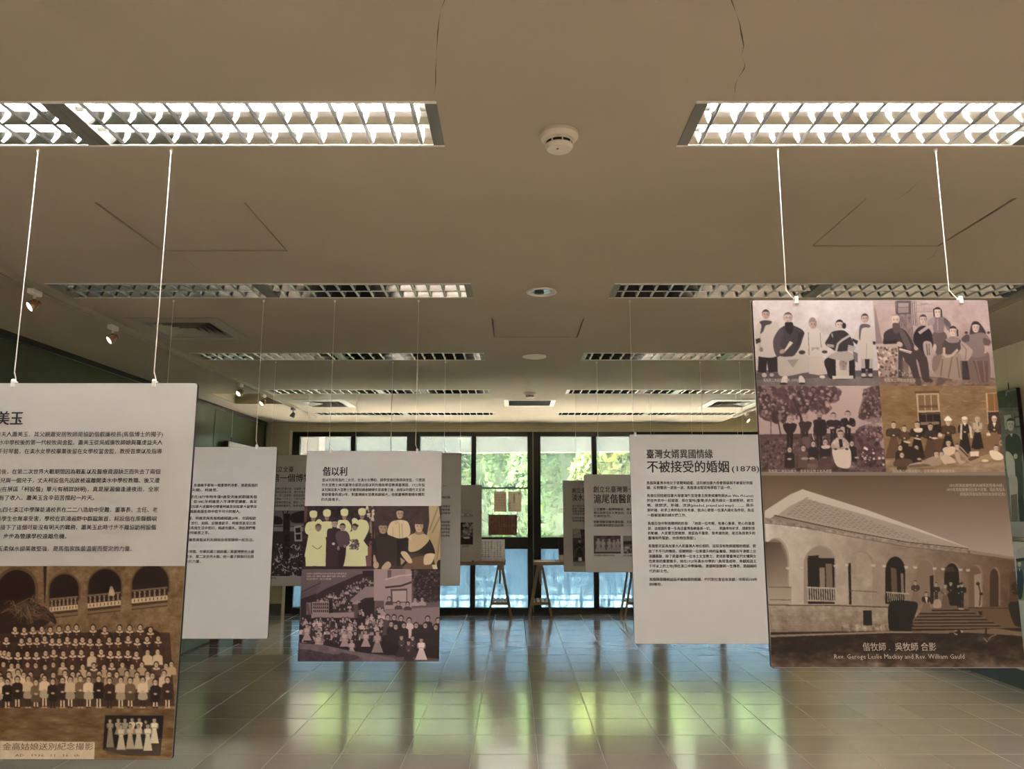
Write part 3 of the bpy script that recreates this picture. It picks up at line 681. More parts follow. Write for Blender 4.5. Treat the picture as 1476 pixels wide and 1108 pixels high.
# lettering: every request is laid out at the end in one go
TEXTS = []
def text(parent, y, s, u0, u1, vc, h, m=None, bold=.0, dy=-.0022, up=None):
    """one line of print: s spans u0..u1 (photograph pixels) at the height vc, character height h pixels"""
    f = up or (lambda u, v: on_y(u, v, y))
    x0, _ = f(u0, vc); x1, _ = f(u1, vc); _, za = f((u0+u1)/2, vc-h/2); _, zb = f((u0+u1)/2, vc+h/2)
    TEXTS.append([parent, y+dy, s, x0, x1, za, zb, m or M['ink'], bold])
def vtext(parent, y, s, uc, v0, v1, w, m=None, bold=.0, dy=-.0022):      # a column of characters
    n = len(s)
    for i, ch in enumerate(s):
        if ch == ' ': continue
        vc = v0+(v1-v0)*(i+.5)/n
        text(parent, y, ch, uc-w/2, uc+w/2, vc, w, m, bold, dy)
def flush_text():
    if not TEXTS: return
    objs = []
    for k, t in enumerate([['', 0, '國', 0, 1, 1, 0, None, 0]]+TEXTS):
        cu = bpy.data.curves.new('t', 'FONT'); cu.body = t[2]; cu.resolution_u = 2 if len(t[2]) < 12 else 1; cu.size = 1; cu.space_character = 1.0
        o = bpy.data.objects.new('t', cu); COL.objects.link(o); objs.append((o, t))
    bpy.context.view_layer.update(); dg = bpy.context.evaluated_depsgraph_get()
    acc = {}; ref = None
    for o, t in objs:
        me = bpy.data.meshes.new_from_object(o.evaluated_get(dg)); n = len(me.vertices)
        V = np.zeros(n*3); me.vertices.foreach_get('co', V); V = V.reshape(-1, 3)
        if ref is None: ref = (V[:, 1].min(), V[:, 1].max()); bpy.data.meshes.remove(me); continue
        if n:
            lo, hi = V[:, 0].min(), V[:, 0].max()
            X = t[3]+(V[:, 0]-lo)/(hi-lo+1e-9)*(t[4]-t[3]); Z = t[6]+(V[:, 1]-ref[0])/(ref[1]-ref[0])*(t[5]-t[6])
            d = acc.setdefault((t[0].name, t[7].name), [t[0], t[7], [], [], 0])
            L = root_loc(t[0])
            em = abs(t[5]-t[6]); fs = [tuple(p.vertices) for p in me.polygons]
            for q, (ox, oz) in enumerate(((0, 0),) if not t[8] else ((-t[8], -t[8]*.4), (t[8], t[8]*.4), (-t[8]*.5, t[8]*.6))[:3 if t[8] > .007 else 2]):      # heavier strokes: the glyphs printed again a hair apart
                d[2].append(np.stack([X-L.x+ox*em, np.full(n, t[1]-L.y-q*.00004), Z-L.z+oz*em], 1)); d[3] += [tuple(i+d[4] for i in f) for f in fs]; d[4] += n
        bpy.data.meshes.remove(me)
    for o, t in objs: cu = o.data; bpy.data.objects.remove(o); bpy.data.curves.remove(cu)
    for par, m, VV, F, n in acc.values():
        me = bpy.data.meshes.new('lettering'); me.from_pydata(np.concatenate(VV).tolist(), [], F); me.materials.append(m)
        tag(link('lettering', me, par), kind='stuff')

# ------------------------------------------------------------------ hanging exhibition panels
def rounded(x0, x1, z0, z1, r, n=4):
    P = []
    for cx_, cz_, a0 in ((x1-r, z0+r, -90), (x1-r, z1-r, 0), (x0+r, z1-r, 90), (x0+r, z0+r, 180)):
        for k in range(n+1): a = math.radians(a0+90*k/n); P.append((cx_+r*math.cos(a), cz_+r*math.sin(a)))
    return P
TH = .010
def panel(y, x0, x1, z0, z1, wires, label, hook=.012):
    """foam board hung on two wires from the ceiling; its face stands at depth y"""
    e = empty('exhibition_panel', ((x0+x1)/2, y+TH/2, z0), label, 'display panel', 'hanging exhibition panels')
    G().prism(rounded(x0, x1, z0, z1, .009), y, y+TH).build('board', M['board_edge'], e)
    g = G(); P = rounded(x0+.0012, x1-.0012, z0+.0012, z1-.0012, .009); g.V = [(x, y-.0006, z) for x, z in P]; g.F = [tuple(range(len(P)))]
    g.build('face_sheet', M['face'], e)
    for k, x in enumerate(wires):
        G().tube([(x, y+.018, ZC-.001), (x, y+.018, z1+.035)], .0018, 6).build('wire', M['wire'], e)
        G().lathe([(0, 0), (.006, 0), (.006, -.006), (.003, -.016), (0, -.016)], (x, y+.018, ZC-.0005), 10).build('ceiling_eye', M['wire'], e)
        hx = x+hook
        G().tube([(x, y+.018, z1+.040), (x+hook*.1, y+.018, z1+.036), (x+hook*.5, y+.018, z1+.022), (hx-.002, y+.016, z1+.008), (hx, y+.014, z1-.012)], .0018, 6).build('hook', M['wire'], e)
        g = G(); g.V = []; P_ = [(y-.0045, z1-.012), (y-.0012, z1-.012), (y-.0012, z1+.0006), (y+TH+.006, z1+.0006), (y+TH+.006, z1+.006), (y+.006, z1+.007), (y+.003, z1+.013), (y-.001, z1+.013), (y-.0045, z1+.006)]; n_ = len(P_); g.V = [(hx-.006, a, b) for a, b in P_]+[(hx+.006, a, b) for a, b in P_]; g.F = [tuple(range(n_)), tuple(range(2*n_-1, n_-1, -1))]+[(i, n_+i, n_+(i+1) % n_, (i+1) % n_) for i in range(n_)]
        g.build('clip', M['white_plastic'], e)
    return e
Y1, Y2, Y3, Y4 = 2.49, 4.455, 6.41, 8.33
PA = panel(Y1, -1.825, -1.047, .720, 1.892, (-1.672, -1.204), 'nearest hanging panel at left, school group photo under a long text')
PD = panel(Y1, .806, 1.602, .988, 2.176, (.930, 1.486), 'nearest hanging panel at right, covered with five sepia family and mission photos', hook=.026)
PB = panel(Y2, -2.195, -1.383, .757, 1.838, (-2.062, -1.516), 'white hanging panel with small text only, partly behind the nearest left panel')
PC = panel(Y2, -1.209, -.417, .636, 1.814, (-1.083, -.575), 'hanging panel left of centre with three group photos under a short text')
PE = panel(Y2, .681, 1.443, .730, 1.911, (.706, 1.440), 'hanging panel right of centre with the wedding story text and the year 1878', hook=.010)
PF = panel(Y3, -2.195, -1.405, .855, 1.927, (-2.046, -1.557), 'hanging museum story panel with a carved post photo, between the two left panels')
PG = panel(Y3, -1.19, -.437, .858, 1.945, (-1.038, -.585), 'hanging text panel mostly hidden behind the three-photo panel')
PH = panel(Y3, .590, 1.73, .965, 1.764, (.716, 1.605), 'hanging medical hall panel with two small photos, right of the wide mullion')
PI = panel(Y4, -1.58, -.343, .932, 1.736, (-1.343, -.583), 'hanging panel with a small landscape photo, in front of the window papers')
PJ = panel(Y4, .537, 1.66, .815, 1.783, (.683, 1.512), 'farthest hanging panel at right, edge showing beside the medical hall panel')
PK = panel(Y4, -2.39, -1.60, .90, 1.80, (-2.264, -1.734), 'farthest hanging panel at left, hidden behind the other left panels')
PL = panel(Y3, 1.86, 2.62, .90, 1.76, (1.945, 2.47), 'third-row hanging panel hidden behind the large photo panel')
PM = panel(Y4, 1.87, 2.62, .90, 1.76, (1.965, 2.47), 'fourth-row hanging panel hidden behind the wedding story panel')
# ------------------------------------------------------------------ prints of the large panel at right
FULL = [(-300, -300), (1800, -300), (1800, 1400), (-300, 1400)]
XS = 1.2135; ZT, ZM, ZL, ZB = 2.1735, 1.882, 1.5985, .9905
RES = 470
def figure(s, x, y, r, body, skin=(160, 130, 115), hair=(50, 38, 36), skirt=None, w=2.6, hgt=9.0, arms=True, beard=None, cover=.55, flare=1.25, shoes=None):
    """a standing figure seen from the front: head radius r at x, y"""
    sh, hip, ft = y+r*1.7, y+r*5.0, y+r*hgt
    dk = np.array(body)*.7
    if skirt is not None: s.poly([(x-r*1.1, hip-r*.4), (x+r*1.1, hip-r*.4), (x+r*w*.62*flare, ft), (x-r*w*.62*flare, ft)], skirt, 1, False)
    else:
        s.poly([(x-r*1.15, hip-r*.3), (x-.05*r, hip-r*.3), (x-.15*r, ft), (x-r*.95, ft)], np.array(body)*.85); s.poly([(x+r*1.15, hip-r*.3), (x+.05*r, hip-r*.3), (x+.15*r, ft), (x+r*.95, ft)], np.array(body)*.75)
        if shoes is not None: s.ell(x-.6*r, ft, r*.6, r*.3, shoes); s.ell(x+.6*r, ft, r*.6, r*.3, shoes)
    s.poly([(x-r*.5, sh-r*.5), (x+r*.5, sh-r*.5), (x+r*w/2, sh+r*.25), (x+r*1.15, hip), (x-r*1.15, hip), (x-r*w/2, sh+r*.25)], body, 1, True)
    if arms:
        for k in (-1, 1):
            s.poly([(x+k*r*w/2*.8, sh+r*.1), (x+k*r*(w/2+.25), sh+r*.7), (x+k*r*(w/2+.1), sh+r*2.8), (x+k*r*.5, hip-r*.5), (x+k*r*.4, hip-r*1.0), (x+k*r*(w/2-.5), sh+r*2.2)], dk, .8, True)
        s.ell(x, hip-r*.75, r*.5, r*.3, skin)
    s.poly([(x-r*.4, y+r*.8), (x+r*.4, y+r*.8), (x+r*.5, sh-r*.2), (x-r*.5, sh-r*.2)], np.array(skin)*.85)
    s.head(x, y, r, skin, hair, cover, beard)
def bust(s, x, y, r, body, skin, hair=(45, 30, 22), collar=None, dot=None, long=4.2):
    s.poly([(x-r*.7, y+r*1.0), (x+r*.7, y+r*1.0), (x+r*1.9, y+r*1.8), (x+r*2.1, y+r*long), (x-r*2.1, y+r*long), (x-r*1.9, y+r*1.8)], body)
    s.ell(x, y-r*.12, r*1.12, r*1.3, hair); s.ell(x, y+r*.2, r*.85, r*1.05, skin)
    s.line([(x-r*.55, y+r*.1), (x+r*.55, y+r*.1)], r*.28, np.array(skin)*.6, .8)
    s.poly([(x+r*.3, y-r*.5), (x+r*.9, y), (x+r*.5, y+r*1.1)], np.array(skin)*.7, .55)
    if collar is not None:
        s.poly([(x-r*1.5, y+r*1.35), (x-r*.5, y+r*1.25), (x, y+r*1.9), (x+r*.5, y+r*1.25), (x+r*1.5, y+r*1.35), (x+r*1.4, y+r*1.9), (x, y+r*2.3), (x-r*1.4, y+r*1.9)], collar)
    if dot is not None: s.ell(x+r*.1, y+r*3.0, r*.3, r*.3, dot)

def photo_family_robes():
    s = Sheet(Y1, None, RES, alb=.655, rect=(.8075, XS, ZM, ZT)).crop(1080, 425, 7.38); p, e, l = s.poly, s.ell, s.line
    s.grad(FULL, (182, 163, 151), (166, 149, 149), 20); p([(0, 800), (1500, 800), (1500, 1033), (0, 1033)], (104, 92, 88)); s.noise(FULL, 5, 24, 1)
    p([(60, 830), (1400, 800), (1400, 860), (60, 900)], (78, 66, 64), .7)
    dk, md, lt, sk = (44, 34, 37), (66, 56, 58), (168, 150, 138), (160, 128, 112)
    # standing boy, far left
    p([(100, 650), (300, 655), (305, 815), (205, 825), (190, 700), (182, 830), (92, 820)], dk); e(162, 850, 27, 24, (170, 150, 140)); e(240, 848, 24, 18, (160, 140, 130))
    p([(95, 300), (150, 270), (235, 275), (320, 335), (300, 520), (268, 600), (275, 655), (190, 665), (78, 640), (95, 560), (68, 490), (66, 400)], lt, 1, True)
    p([(112, 290), (160, 272), (238, 282), (226, 312), (175, 330), (150, 390), (118, 412), (132, 330)], (70, 58, 58), 1, True); p([(70, 470), (122, 456), (126, 500), (76, 522)], dk); e(130, 580, 20, 26, (125, 98, 86)); l([(120, 420), (118, 560)], 5, (130, 112, 104))
    s.head(177, 212, 36, sk, (52, 42, 44), .5)
    # bearded man seated
    p([(330, 650), (620, 640), (640, 800), (560, 830), (330, 860), (308, 720)], (164, 146, 134), 1, True); p([(400, 690), (530, 680), (465, 770)], (118, 102, 96), .6)
    p([(355, 870), (405, 865), (400, 930), (340, 940)], (190, 172, 160), 1, True); p([(530, 865), (565, 862), (592, 925), (530, 935)], (184, 166, 154), 1, True); e(365, 940, 40, 12, (40, 32, 34)); e(560, 938, 36, 10, (40, 32, 34))
    p([(345, 345), (410, 320), (480, 330), (585, 400), (545, 540), (480, 640), (420, 655), (330, 650), (270, 610), (258, 480), (300, 400)], (62, 53, 56), 1, True)
    p([(345, 350), (360, 420), (330, 540), (380, 590), (300, 660), (262, 560), (260, 470), (300, 390)], (74, 64, 66), 1, True); p([(520, 400), (585, 400), (530, 520), (500, 560)], (46, 38, 42), .8)
    p([(432, 492), (468, 508), (375, 610), (350, 625)], (182, 164, 152)); e(352, 600, 32, 22, (150, 122, 108), 1, -.5)
    s.head(412, 250, 42, (168, 138, 124), (88, 72, 68), .62); p([(380, 300), (412, 292), (462, 298), (466, 370), (440, 420), (412, 410), (384, 360)], (38, 30, 32), 1, True)
    # child standing in the middle
    p([(645, 640), (765, 640), (838, 838), (740, 850), (632, 835)], lt); p([(600, 385), (670, 360), (740, 370), (800, 470), (830, 580), (780, 600), (770, 645), (640, 650), (630, 600), (620, 640), (520, 600), (540, 560)], (172, 154, 142), 1, True)
    l([(628, 400), (632, 560), (636, 640)], 6, (90, 76, 74)); l([(752, 400), (765, 560)], 5, (90, 76, 74)); p([(660, 560), (745, 555), (735, 590), (700, 570), (665, 595)], (120, 104, 98), .6)
    e(800, 605, 30, 16, (60, 48, 50)); e(560, 610, 36, 22, (60, 48, 50)); e(775, 868, 30, 16, (185, 168, 156)); s.head(676, 318, 36, sk, (110, 94, 86), .5); p([(632, 300), (640, 262), (668, 240), (700, 258), (714, 300), (672, 282)], (128, 110, 102), 1, True)
    # woman seated
    p([(800, 690), (930, 640), (1100, 650), (1120, 830), (1100, 890), (870, 890), (820, 800)], (40, 31, 35), 1, True); p([(915, 640), (1055, 640), (1060, 880), (920, 880)], (170, 152, 140)); p([(950, 690), (1040, 690), (1030, 800), (960, 800)], (118, 100, 96), .55); s.noise([(945, 690), (1045, 690), (1035, 800), (955, 800)], 14, 8, 3)
    p([(880, 860), (1105, 855), (1100, 890), (885, 892)], (176, 160, 148)); p([(840, 660), (910, 610), (1040, 600), (1120, 660), (1060, 700), (930, 690)], (150, 132, 122), 1, True)
    p([(870, 400), (940, 378), (1010, 382), (1070, 440), (1110, 540), (1060, 590), (930, 600), (870, 570), (805, 520), (840, 450)], (52, 43, 47), 1, True); l([(1070, 430), (985, 480), (940, 520), (920, 600)], 22, (158, 142, 132)); l([(875, 410), (885, 450)], 12, (150, 134, 126)); p([(820, 520), (900, 530), (895, 560), (830, 550)], (140, 124, 116)); p([(1050, 530), (1130, 550), (1110, 600), (1040, 590)], (150, 134, 126))
    s.head(957, 322, 38, (172, 148, 134), (40, 32, 34), .5); e(1006, 330, 22, 32, (36, 28, 30))
    # standing boy, right
    p([(1180, 660), (1310, 660), (1305, 790), (1265, 790), (1245, 690), (1225, 790), (1190, 780)], (150, 134, 124)); p([(1225, 680), (1275, 680), (1270, 790), (1230, 790)], dk); p([(1185, 780), (1235, 780), (1230, 830), (1190, 830)], dk); p([(1255, 780), (1308, 780), (1305, 830), (1258, 830)], dk); e(1212, 850, 24, 20, (160, 144, 134)); e(1285, 850, 22, 18, (160, 144, 134)); l([(1190, 872), (1310, 872)], 14, (34, 26, 28))
    p([(1165, 330), (1230, 310), (1290, 330), (1330, 430), (1340, 500), (1310, 540), (1330, 660), (1240, 678), (1160, 655), (1165, 500), (1100, 460), (1130, 400)], lt, 1, True); p([(1180, 318), (1270, 318), (1275, 348), (1195, 360), (1175, 480), (1162, 440)], (84, 70, 70), 1, True); p([(1090, 460), (1155, 490), (1140, 530), (1095, 490)], dk); p([(1310, 490), (1345, 500), (1335, 530), (1310, 525)], dk); l([(1245, 520), (1240, 670)], 4, (110, 94, 88)); s.head(1225, 255, 36, sk, (58, 48, 50), .52)
    p([(1100, 600), (1150, 620), (1150, 720), (1110, 700)], (70, 58, 58), .7)
    text(PD, Y1, '馬偕第二次返加全家人 (1893)', 1100, 1150, 548, 4.6, M['ink_cream']); s.build('photograph', PD, M['print'])

def photo_family_parlour():
    s = Sheet(Y1, None, RES, alb=.655, rect=(XS, 1.6005, ZM, ZT)).crop(1250, 425, 7.38); p, e, l = s.poly, s.ell, s.line
    s.grad(FULL, (156, 132, 122), (146, 118, 112), 60); s.noise(FULL, 4, 20, 2); p([(60, 860), (1480, 880), (1480, 1033), (60, 1033)], (118, 92, 80)); s.noise([(60, 860), (1480, 880), (1480, 1033), (60, 1033)], 12, 5, 4, 2.)
    dk, br, sk = (44, 33, 34), (76, 57, 53), (166, 138, 122)
    p([(100, 200), (165, 520), (90, 520), (80, 120)], (104, 84, 80), .6); p([(310, 60), (465, 60), (470, 300), (500, 480), (310, 300)], (78, 62, 62)); p([(325, 90), (440, 88), (440, 130), (330, 135)], (132, 112, 106)); p([(325, 140), (440, 135), (440, 190), (330, 195)], (124, 104, 98)); p([(340, 210), (470, 205), (500, 500), (350, 470)], (112, 92, 88)); s.noise([(340, 210), (470, 205), (500, 500), (350, 470)], 8, 6, 5, .3)
    for x in (300, 478, 500): l([(x, 70), (x+14, 330)], 7, (70, 54, 56))
    l([(520, 70), (530, 340)], 5, (92, 74, 74))
    for k in range(9): l([(540+k*18, 110), (545+k*18, 180)], 4, (112, 90, 88), .8)
    l([(530, 110), (700, 100)], 5, (110, 88, 86), .8); l([(530, 185), (700, 180)], 5, (110, 88, 86), .8); l([(570, 100), (640, 98)], 9, (108, 86, 84), .7)
    # table with a patterned cloth
    p([(95, 520), (330, 530), (330, 560), (95, 550)], (160, 136, 126)); p([(95, 550), (325, 560), (315, 860), (120, 860)], (140, 112, 100)); s.spots([(95, 560), (325, 560), (315, 860), (120, 860)], (176, 150, 132), 60, 20, 11); s.spots([(95, 560), (325, 560), (315, 860), (120, 860)], (84, 62, 58), 50, 13, 12)
    p([(330, 560), (380, 560), (380, 880), (330, 880)], dk, .8); p([(360, 700), (440, 690), (440, 880), (370, 880)], (90, 70, 64), .7); s.spots([(340, 760), (480, 760), (480, 880), (340, 880)], (130, 106, 96), 25, 9, 13)
    # bearded man seated at left
    p([(380, 600), (500, 560), (620, 620), (660, 900), (590, 900), (545, 720), (520, 700), (570, 950), (510, 930), (450, 760), (400, 700)], (66, 50, 48), 1, True); p([(520, 880), (570, 905), (575, 965), (515, 945)], (84, 64, 60), 1, True); p([(640, 880), (690, 900), (690, 925), (640, 915)], (60, 45, 43), 1, True)
    p([(185, 400), (260, 355), (340, 350), (420, 400), (500, 540), (480, 600), (420, 620), (330, 560), (325, 500), (180, 525), (175, 460)], (60, 47, 49), 1, True); p([(340, 370), (400, 400), (470, 560), (430, 580), (370, 470)], (94, 76, 74), .8, True); p([(185, 480), (320, 478), (325, 520), (180, 522)], (48, 37, 40)); e(345, 525, 34, 26, sk, 1, .5); p([(345, 565), (475, 600), (465, 625), (340, 590)], (190, 168, 154)); l([(345, 585), (470, 615)], 5, (80, 62, 60)); e(520, 560, 24, 30, sk)
    s.head(300, 270, 42, (176, 148, 132), (130, 106, 98), .85); p([(270, 310), (300, 300), (345, 312), (345, 380), (315, 412), (280, 390)], (82, 64, 60), 1, True)
    # boy standing behind
    p([(520, 370), (580, 330), (640, 345), (690, 420), (700, 540), (640, 640), (580, 600), (500, 520), (490, 440)], (44, 34, 37), 1, True); p([(540, 395), (650, 320), (690, 330), (560, 420)], (150, 126, 116)); p([(600, 500), (680, 510), (690, 660), (640, 670), (600, 600)], (150, 128, 118), 1, True); l([(630, 520), (640, 640)], 8, (66, 50, 50)); l([(655, 520), (660, 640)], 8, (66, 50, 50)); s.head(592, 265, 36, sk, (70, 54, 54), .5)
    # young woman standing
    p([(700, 400), (810, 390), (850, 480), (800, 620), (740, 640), (700, 500)], (92, 72, 66), 1, True); p([(660, 270), (740, 235), (820, 240), (890, 320), (870, 400), (820, 330), (805, 395), (710, 395), (690, 300), (650, 330)], (112, 92, 90), 1, True); p([(640, 290), (690, 240), (720, 270), (690, 330)], (134, 112, 108), 1, True); p([(820, 250), (880, 300), (870, 350), (815, 300)], (84, 68, 68), .8, True); l([(745, 260), (750, 380)], 10, (150, 126, 120), .7); e(718, 560, 16, 40, (168, 142, 128)); l([(860, 380), (870, 440)], 24, (160, 134, 122))
    s.head(746, 190, 38, (176, 148, 132), (42, 32, 32), .52); l([(705, 150), (712, 235)], 14, (42, 32, 32)); l([(786, 160), (788, 235)], 14, (42, 32, 32))
    # girl seated
    p([(760, 640), (960, 600), (1015, 760), (1010, 890), (880, 890), (720, 840), (700, 740)], (138, 114, 100), 1, True); p([(700, 660), (790, 640), (740, 800), (690, 790)], (112, 90, 80), .8, True)
    for a, b in (((800, 680), (780, 860)), ((900, 660), (860, 880)), ((950, 660), (980, 880)), ((990, 700), (1005, 880))): l([a, b], 14, (94, 72, 64), .7)
    p([(830, 480), (900, 450), (980, 470), (1000, 540), (960, 610), (850, 630), (800, 590), (800, 530)], (72, 57, 56), 1, True); p([(830, 470), (960, 450), (970, 500), (880, 510)], (140, 118, 110), .8, True); l([(815, 560), (815, 640), (850, 660)], 26, sk); l([(960, 580), (900, 640), (850, 660)], 26, sk); s.head(910, 390, 38, (176, 148, 132), (44, 34, 34), .5); l([(955, 370), (960, 440)], 16, (44, 34, 34)); p([(750, 880), (830, 890), (810, 945), (740, 945)], (92, 72, 66), 1, True)
    # woman seated at right
    p([(1080, 640), (1260, 600), (1300, 700), (1290, 930), (1140, 930), (1080, 860), (1040, 720)], (106, 82, 76), 1, True); p([(1120, 700), (1280, 700), (1280, 920), (1190, 930)], (88, 64, 60), .8)
    for a, b in (((1150, 690), (1200, 920)), ((1230, 700), (1250, 920))): l([a, b], 14, (122, 96, 88), .7)
    p([(1080, 420), (1150, 385), (1230, 395), (1300, 470), (1290, 520), (1240, 540), (1250, 640), (1110, 660), (1090, 560), (1000, 480), (1040, 420)], (116, 94, 90), 1, True); p([(1000, 460), (1070, 420), (1080, 490), (1020, 500)], (68, 52, 52), .8, True); p([(1230, 460), (1310, 490), (1290, 540), (1240, 530)], (76, 58, 58), .8, True); l([(1270, 540), (1250, 620)], 26, (160, 132, 118)); p([(990, 500), (1060, 540), (1120, 600), (1060, 700), (1010, 640)], (150, 126, 114), 1, True); l([(1000, 520), (1050, 580), (1040, 690)], 10, (92, 72, 68), .7)
    p([(1085, 400), (1110, 300), (1150, 280), (1200, 310), (1260, 410), (1200, 400), (1100, 420)], (62, 48, 47), 1, True); s.head(1150, 350, 38, (170, 142, 128), (46, 36, 36), .55); e(1050, 402, 18, 14, (60, 46, 46)); e(1285, 402, 16, 14, (60, 46, 46))
    p([(1000, 700), (1060, 700), (1090, 900), (1010, 900)], dk, .8)
    text(PD, Y1, '馬偕第二次返加全家福', 1274, 1319, 548, 4.6, M['ink_cream']); s.build('photograph', PD, M['print'])

def photo_garden():
    s = Sheet(Y1, None, RES, alb=.655, rect=(.8075, XS, ZL, ZM)).crop(1080, 550, 7.38); p, e, l = s.poly, s.ell, s.line
    s.grad(FULL, (178, 152, 142), (150, 120, 116), 90); p([(100, 560), (1500, 540), (1500, 1033), (100, 1033)], (84, 60, 60)); s.noise([(100, 600), (1500, 560), (1500, 1033), (100, 1033)], 16, 10, 3)
    T1 = [(90, 60), (880, 60), (970, 150), (860, 230), (880, 290), (780, 340), (640, 300), (520, 380), (330, 430), (200, 420), (90, 330)]; T2 = [(1230, 80), (1420, 60), (1440, 400), (1300, 430), (1160, 370), (1200, 190)]
    p(T1, (108, 80, 78), .8, True); s.spots(T1, (74, 50, 52), 330, 26, 21, .7, 1.5); s.spots(T1, (160, 132, 124), 110, 14, 22, .6, 1.4)
    p(T2, (104, 78, 76), .85, True); s.spots(T2, (72, 50, 52), 120, 22, 23, .75, 1.4); s.spots(T2, (150, 124, 116), 50, 13, 24, .6)
    for pts, w in (([(560, 600), (550, 380), (470, 180)], 26), ([(555, 420), (640, 250), (700, 120)], 16), ([(345, 620), (310, 430), (250, 250)], 14), ([(235, 640), (230, 420)], 8), ([(440, 260), (520, 350)], 14)): l(pts, w, (66, 46, 48))
    p([(110, 640), (390, 600), (480, 880), (130, 960)], (92, 66, 64), 1, True); s.spots([(110, 620), (400, 600), (420, 900), (130, 930)], (120, 92, 88), 90, 14, 25, .6); s.spots([(110, 620), (400, 600), (420, 900), (130, 930)], (58, 40, 42), 90, 16, 26, .6)
    B = [(1130, 520), (1400, 480), (1440, 900), (1180, 900)]; p(B, (96, 68, 68), 1, True); s.spots(B, (66, 44, 48), 100, 22, 27, .7); s.spots([(1180, 480), (1420, 440), (1430, 640), (1160, 560)], (140, 112, 108), 60, 14, 28, .6); s.spots([(1190, 700), (1430, 700), (1430, 880), (1200, 860)], (184, 158, 150), 26, 13, 29)
    p([(1180, 420), (1400, 380), (1420, 470), (1200, 460)], (158, 130, 124), .6, True); p([(1380, 640), (1440, 600), (1450, 720), (1400, 700)], (164, 136, 130), .8)
    dk, sk = (44, 31, 34), (170, 142, 130)
    for x, y, r, w, b in ((432, 400, 30, 5.0, (50, 35, 38)), (595, 385, 28, 5.0, (58, 42, 44)), (745, 365, 28, 4.8, (48, 34, 36)), (892, 370, 28, 5.2, (54, 38, 40)), (1045, 350, 28, 5.2, (44, 31, 34))):
        figure(s, x, y, r, b, sk if x != 745 else (150, 122, 112), (72, 54, 54) if x > 800 else (140, 114, 106), None, w, 12, x > 800, None, .6)
    p([(565, 590), (650, 580), (640, 700), (570, 720)], (96, 72, 70)); p([(700, 430), (800, 420), (815, 560), (690, 560)], (44, 31, 34), 1, True); l([(725, 395), (765, 395)], 30, (60, 44, 44)); p([(1035, 385), (1065, 385), (1055, 425)], (176, 150, 140)); e(1065, 478, 34, 14, sk, 1, .4); e(870, 492, 28, 12, sk); l([(665, 540), (690, 630)], 10, sk)
    for x, y, r, b in ((430, 720, 26, dk), (575, 705, 28, (92, 68, 64)), (680, 660, 28, dk), (808, 640, 30, dk), (1088, 655, 26, dk)): bust(s, x, y, r, b, sk, (58, 42, 42), None, None, 7.5)
    p([(770, 680), (850, 675), (850, 705), (780, 710)], (186, 162, 150), 1, True); e(428, 820, 24, 10, sk); e(590, 815, 40, 14, (150, 120, 108)); e(665, 815, 32, 14, (170, 140, 126)); e(800, 805, 26, 10, sk); e(1140, 805, 24, 10, sk); p([(750, 810), (880, 800), (880, 920), (730, 920)], (92, 64, 62), .7, True); p([(640, 830), (720, 820), (720, 920), (620, 910)], (120, 90, 84), .6, True)
    p([(890, 700), (1060, 700), (1070, 900), (960, 908), (905, 850)], (192, 168, 154), 1, True); p([(870, 660), (930, 595), (1010, 600), (1060, 660), (1040, 710), (890, 715)], (160, 134, 122), 1, True); p([(945, 610), (985, 610), (990, 690), (960, 700)], dk); s.noise([(870, 660), (930, 595), (1010, 600), (1060, 660), (1040, 710), (890, 715)], 16, 8, 6); s.head(968, 560, 32, sk, (70, 52, 50), .5); e(915, 715, 18, 10, dk); e(1035, 715, 18, 10, dk)
    p([(120, 985), (1480, 965), (1500, 1060), (120, 1060)], (176, 146, 140))
    for k in range(60): l([(130+k*23, 985-k*.3), (140+k*23, 1050)], 9, (92, 62, 64))
    text(PD, Y1, '馬偕第二次返加拿大，全家與宣教士友人合影', 1107, 1199, 679, 4.6, M['ink_cream']); s.build('photograph', PD, M['print'])

